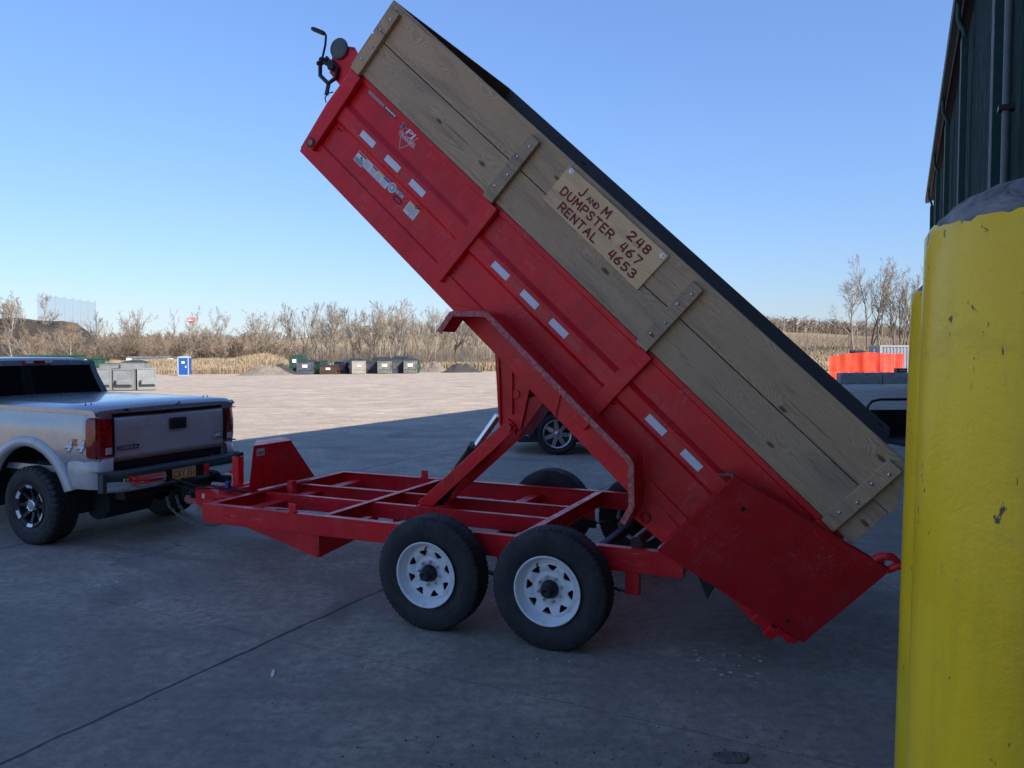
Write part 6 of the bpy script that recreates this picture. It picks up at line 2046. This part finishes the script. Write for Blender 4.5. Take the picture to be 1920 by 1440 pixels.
for px, y, top, kind, sd, lb, ln in (
    (1626, 118, 478, 'multi', 31, 'tallest spreading bare tree behind the orange fence', 0.0),
    (1601, 116, 520, 'broad', 32, 'small bare tree left of the tallest one behind the orange fence', -0.12),
    (1647, 117, 482, 'upright', 33, 'straight slim bare tree just right of the tallest one behind the fence', 0.0),
    (1673, 118, 508, 'upright', 34, 'bare tree rising behind the grey shipping container', 0.0),
    (1690, 116, 500, 'multi', 35, 'bare multi-stemmed tree leaning over the shipping container', 0.10),
    (1708, 116, 496, 'upright', 36, 'bare tree next to the yellow bollards, rightmost behind the container', 0.0),
    (1655, 122, 560, 'sapling', 37, 'short bare sapling among the trees behind the orange fence', 0.1),
    (1572, 128, 600, 'sapling', 38, 'thin leaning sapling on the hillside left of the orange fence', -0.5)):
    tree(lb, px, y, top, kind, sd, M_bark_g if kind != 'multi' else M_bark_d, M_twig_g, group=G3, lean=ln, wide=0.9)
G4 = 'leafless bushes along the field edge'
for k, (px, y, top, w_) in enumerate(((428, 108, 620, 1.6), (446, 107, 614, 1.7), (466, 108, 618, 1.6), (486, 109, 624, 1.5), (507, 112, 628, 1.6), (292, 110, 618, 1.4), (272, 110, 622, 1.4), (338, 111, 612, 1.2), (222, 108, 630, 1.4), (160, 108, 622, 1.5), (96, 110, 612, 1.3), (530, 116, 634, 1.6), (545, 114, 630, 1.5), (355, 110, 622, 1.3), (110, 112, 618, 1.2), (247, 109, 626, 1.4), (310, 109, 624, 1.3), (410, 109, 626, 1.4), (190, 110, 620, 1.3), (322, 108, 630, 1.3), (72, 112, 622, 1.3))):
    tree('rounded reddish leafless bush in the brush along the field edge', px, y, top, 'bush', 40 + k % 4, M_twig_b if k % 2 else M_twig_g, M_twig_b, name='leafless_bush', cat='bush', group=G4, wide=w_)

# ------------------------------------------------------------------ uncountable growth: reeds, brush, far woods
def reeds():
    rng = random.Random(3)
    mb = MB()
    def blade(x, y, h, w, mi):
        z = gz(x, y) - 0.05
        a = rng.uniform(-0.9, 0.9)
        dx, dy = math.cos(a) * w / 2, math.sin(a) * w / 2
        lx, ly = rng.gauss(0, 0.14) * h, rng.gauss(0, 0.10) * h
        mb.v += [(x - dx, y - dy, z), (x + dx, y + dy, z), (x + dx * .8 + lx * .5, y + dy * .8 + ly * .5, z + h * 0.6), (x - dx * .8 + lx * .5, y - dy * .8 + ly * .5, z + h * .6),
                 (x + lx + dx * 1.3, y + ly + dy * 1.3, z + h * 0.87), (x + lx - dx * 1.3, y + ly - dy * 1.3, z + h * 0.87), (x + lx * 1.15, y + ly * 1.15, z + h)]
        b = len(mb.v) - 7
        for q in ((0, 1, 2, 3), (3, 2, 4, 5), (5, 4, 6)):
            mb.f.append(tuple(b + i for i in q)); mb.m.append(mi); mb.sm.append(False)
    for _ in range(70000):
        px = rng.uniform(196, 560)
        y = rng.uniform(95.5, 112) if rng.random() < 0.75 else rng.uniform(112, 150)
        if px > 440: y += 2.5 * (px - 440) / 100
        x = at(px, y) + rng.gauss(0, 0.2)
        n = noise.noise((x * 0.12, y * 0.12, 2.0))
        h = rng.uniform(1.3, 2.3) * (1 + 0.3 * n) * (0.82 + 0.35 * sstep(340, 420, px))
        h *= 0.45 + 0.55 * sstep(95.0, 99.5, y)
        if px > 500: h *= 1 - 0.55 * (px - 500) / 60
        blade(x, y, h, rng.uniform(0.022, 0.042), 0 if rng.random() < 0.6 else 1)
    for _ in range(15000):
        px = rng.uniform(560, 960); y = rng.uniform(98, 118)
        x = at(px, y)
        blade(x, y, rng.uniform(0.5, 1.4), rng.uniform(0.05, 0.09), 1 if rng.random() < 0.7 else 2)
    for _ in range(9000):
        px = rng.uniform(1440, 1740); y = rng.uniform(80, 130)
        x = at(px, y)
        blade(x, y, rng.uniform(0.4, 1.1), rng.uniform(0.06, 0.10), 1 if rng.random() < 0.7 else 2)
    o = mb.build('reeds', [simple('pale_reed', (0.37, 0.29, 0.19), 0.8, var=0.2, scale=0.5), simple('tan_reed', (0.27, 0.205, 0.13), 0.8, var=0.25, scale=0.5), simple('grey_grass', (0.25, 0.20, 0.145), 0.85, var=0.25, scale=0.5)])
    tag(o, kind='stuff')
reeds()

def brush():
    rng = random.Random(8)
    mb = MB()
    def stick(x, y, h, r, mi, lean=0.25):
        z = gz(x, y) - 0.1
        p = Vector((x, y, z)); d = Vector((rng.gauss(0, lean), rng.gauss(0, lean), 1)).normalized()
        for k in range(3):
            q = p + d * (h / 3)
            u = Vector((-d.y - .3, d.x + .2, 0.1)).normalized() * r
            w = d.cross(u).normalized() * r
            r0 = len(mb.v)
            s = 0.75
            mb.v += [tuple(p + u), tuple(p - u * .5 + w * .87), tuple(p - u * .5 - w * .87), tuple(q + u * s), tuple(q + (-u * .5 + w * .87) * s), tuple(q + (-u * .5 - w * .87) * s)]
            for a, b_ in ((0, 1), (1, 2), (2, 0)):
                mb.f.append((r0 + a, r0 + b_, r0 + 3 + b_, r0 + 3 + a)); mb.m.append(mi); mb.sm.append(True)
            p = q; r *= s
            d = (d + Vector((rng.gauss(0, .22), rng.gauss(0, .22), 0.05))).normalized()
    for _ in range(6500):
        px = rng.uniform(590, 950); y = rng.uniform(100, 122)
        x = at(px, y); stick(x, y, rng.uniform(1.2, 3.8), rng.uniform(0.014, 0.03), rng.choice((0, 0, 1, 2)))
    for _ in range(9000):
        px = rng.uniform(-40, 590); y = rng.uniform(108, 150)
        x = at(px, y); stick(x, y, rng.uniform(0.9, 2.9) * (0.7 + 0.5 * noise.noise((x * .05, y * .05, 5))), rng.uniform(0.016, 0.034), rng.choice((1, 1, 0, 2)))
    for _ in range(3500):
        px = rng.uniform(1440, 1740); y = rng.uniform(100, 170)
        x = at(px, y); stick(x, y, rng.uniform(0.8, 2.4), rng.uniform(0.016, 0.03), rng.choice((0, 1, 2)))
    tag(mb.build('brush_thicket', [M_twig_g, M_twig_b, M_bark_d]), kind='stuff')
brush()

def far_woods():
    rng = random.Random(12)
    mb = MB()
    def small_tree(x, y, h, mi):
        z = gz(x, y)
        def ln(p, q, r):
            d = (q - p).normalized(); u = d.cross(Vector((0.1, 1, 0.05))).normalized() * r; b = len(mb.v)
            w = d.cross(u).normalized() * r
            mb.v.extend([tuple(p + u), tuple(p - u * .5 + w * .87), tuple(p - u * .5 - w * .87), tuple(q + u * .5), tuple(q - u * .25 + w * .43), tuple(q - u * .25 - w * .43)])
            for a, c in ((0, 1), (1, 2), (2, 0)):
                mb.f.append((b + a, b + c, b + 3 + c, b + 3 + a)); mb.m.append(mi); mb.sm.append(True)
        p = Vector((x, y, z)); top = p + Vector((rng.gauss(0, .5), rng.gauss(0, .5), h))
        ln(p, top, 0.16)
        for k in range(16):
            t = rng.uniform(0.15, 0.95); q = p.lerp(top, t)
            e = q + Vector((rng.gauss(0, 1), rng.gauss(0, 1), rng.uniform(.4, 1.6))) * (h * 0.17)
            ln(q, e, 0.06)
            for j in range(2):
                q2 = q.lerp(e, rng.uniform(.3, .9)); ln(q2, q2 + Vector((rng.gauss(0, 1), rng.gauss(0, 1), rng.uniform(.3, 1.4))) * (h * 0.08), 0.035)
    for _ in range(1100):                                    # wooded ridge on the right
        px = rng.uniform(1430, 1790); y = rng.uniform(205, 330)
        x = at(px, y); small_tree(x, y, rng.uniform(2.0, 4.2), rng.choice((0, 1, 1, 2)))
    for _ in range(700):                                     # scattered growth along the crest elsewhere
        px = rng.uniform(-60, 960); y = rng.uniform(215, 330)
        x = at(px, y); small_tree(x, y, rng.uniform(1.6, 4.2) * (0.6 if px < 640 else 1.0), rng.choice((0, 1, 2)))
    for _ in range(330):
        px = rng.uniform(-60, 420); y = rng.uniform(150, 230)
        x = at(px, y); small_tree(x, y, rng.uniform(1.5, 4.0), rng.choice((0, 1, 1)))
    tag(mb.build('distant_woods', [M_twig_g, M_twig_b, M_bark_d]), kind='stuff')
far_woods()

# ------------------------------------------------------------------ litter on the slab
def flakes():
    rng = random.Random(4)
    mb = MB()
    def fl(x, y, r, z=0.004):
        n = 7
        v = [(x + r * rng.uniform(.4, 1.2) * math.cos(2 * PI * i / n), y + r * 0.7 * rng.uniform(.4, 1.2) * math.sin(2 * PI * i / n), z + rng.uniform(0, .004)) for i in range(n)]
        mb.add(v, [tuple(range(n))])
    for cx, cy, sp, k, rmax in ((-3.38, 6.21, .13, 26, .03), (-3.2, 6.0, .25, 10, .015), (1.21, 4.70, .10, 26, .022), (1.44, 4.70, .08, 26, .024), (1.32, 4.47, .12, 26, .026), (1.25, 4.6, .5, 30, .008), (-3.9, 5.7, .2, 8, .02), (0.2, 4.7, .04, 4, .02), (0.34, 4.68, .05, 6, .02), (2.15, 5.9, .3, 10, .014)):
        for _ in range(int(k * 0.45)): fl(cx + rng.gauss(0, sp), cy + rng.gauss(0, sp * .6), rng.uniform(.002, rmax * 0.75))
    for _ in range(160): fl(rng.uniform(-4, 2.5), rng.uniform(3.2, 9), rng.uniform(.002, .006))
    tag(mb.build('white_crumbs', M_decal_w), kind='stuff')
    mb = MB()
    for _ in range(700):
        x, y = rng.uniform(-4.5, 2.6), 3.2 + 9 * rng.random() ** 1.6
        if rng.random() < 0.6: x, y = rng.gauss(0.4, 0.6), rng.gauss(3.55, .14)
        r = .0015 + .006 * rng.random() ** 3
        mb.ball((x, y, r * .3), r, 0, 5, 3, (1, rng.uniform(.6, 1.2), rng.uniform(.4, .8)))
    tag(mb.build('dirt_crumbs', M_grav), kind='stuff')
flakes()
mb = MB(); mb.prism([(0, 0), (0.012, 0.06), (0.010, 0.11), (0.004, 0.17), (-0.006, 0.17), (-0.016, 0.10), (-0.018, 0.04)], lambda u, v_, w: (u, v_, w), 0.003, 0.011)
o = mb.build('plastic_shard', M_decal_w, None, Matrix.Translation((-1.39, 4.42, 0)) @ Matrix.Rotation(0.25, 4, 'Z') @ Matrix.Scale(0.7, 4)); tag(o, 'small white pointed shard lying on the bare slab in the foreground', 'shard')
mb = MB(); P = [((0.085 + 0.012 * math.sin(3 * a)) * math.cos(a), (0.055 + 0.01 * math.cos(2 * a)) * math.sin(a)) for a in [2 * PI * i / 18 for i in range(18)]]
mb.prism(P, lambda u, v_, w: (u, v_, w), 0.0, 0.022)
o = mb.build('flat_stone', M_grav, None, Matrix.Translation((1.02, 3.53, -0.006)), bevel=0.008); tag(o, 'flat grey stone in the dirt at the bottom edge near the bollard', 'stone')
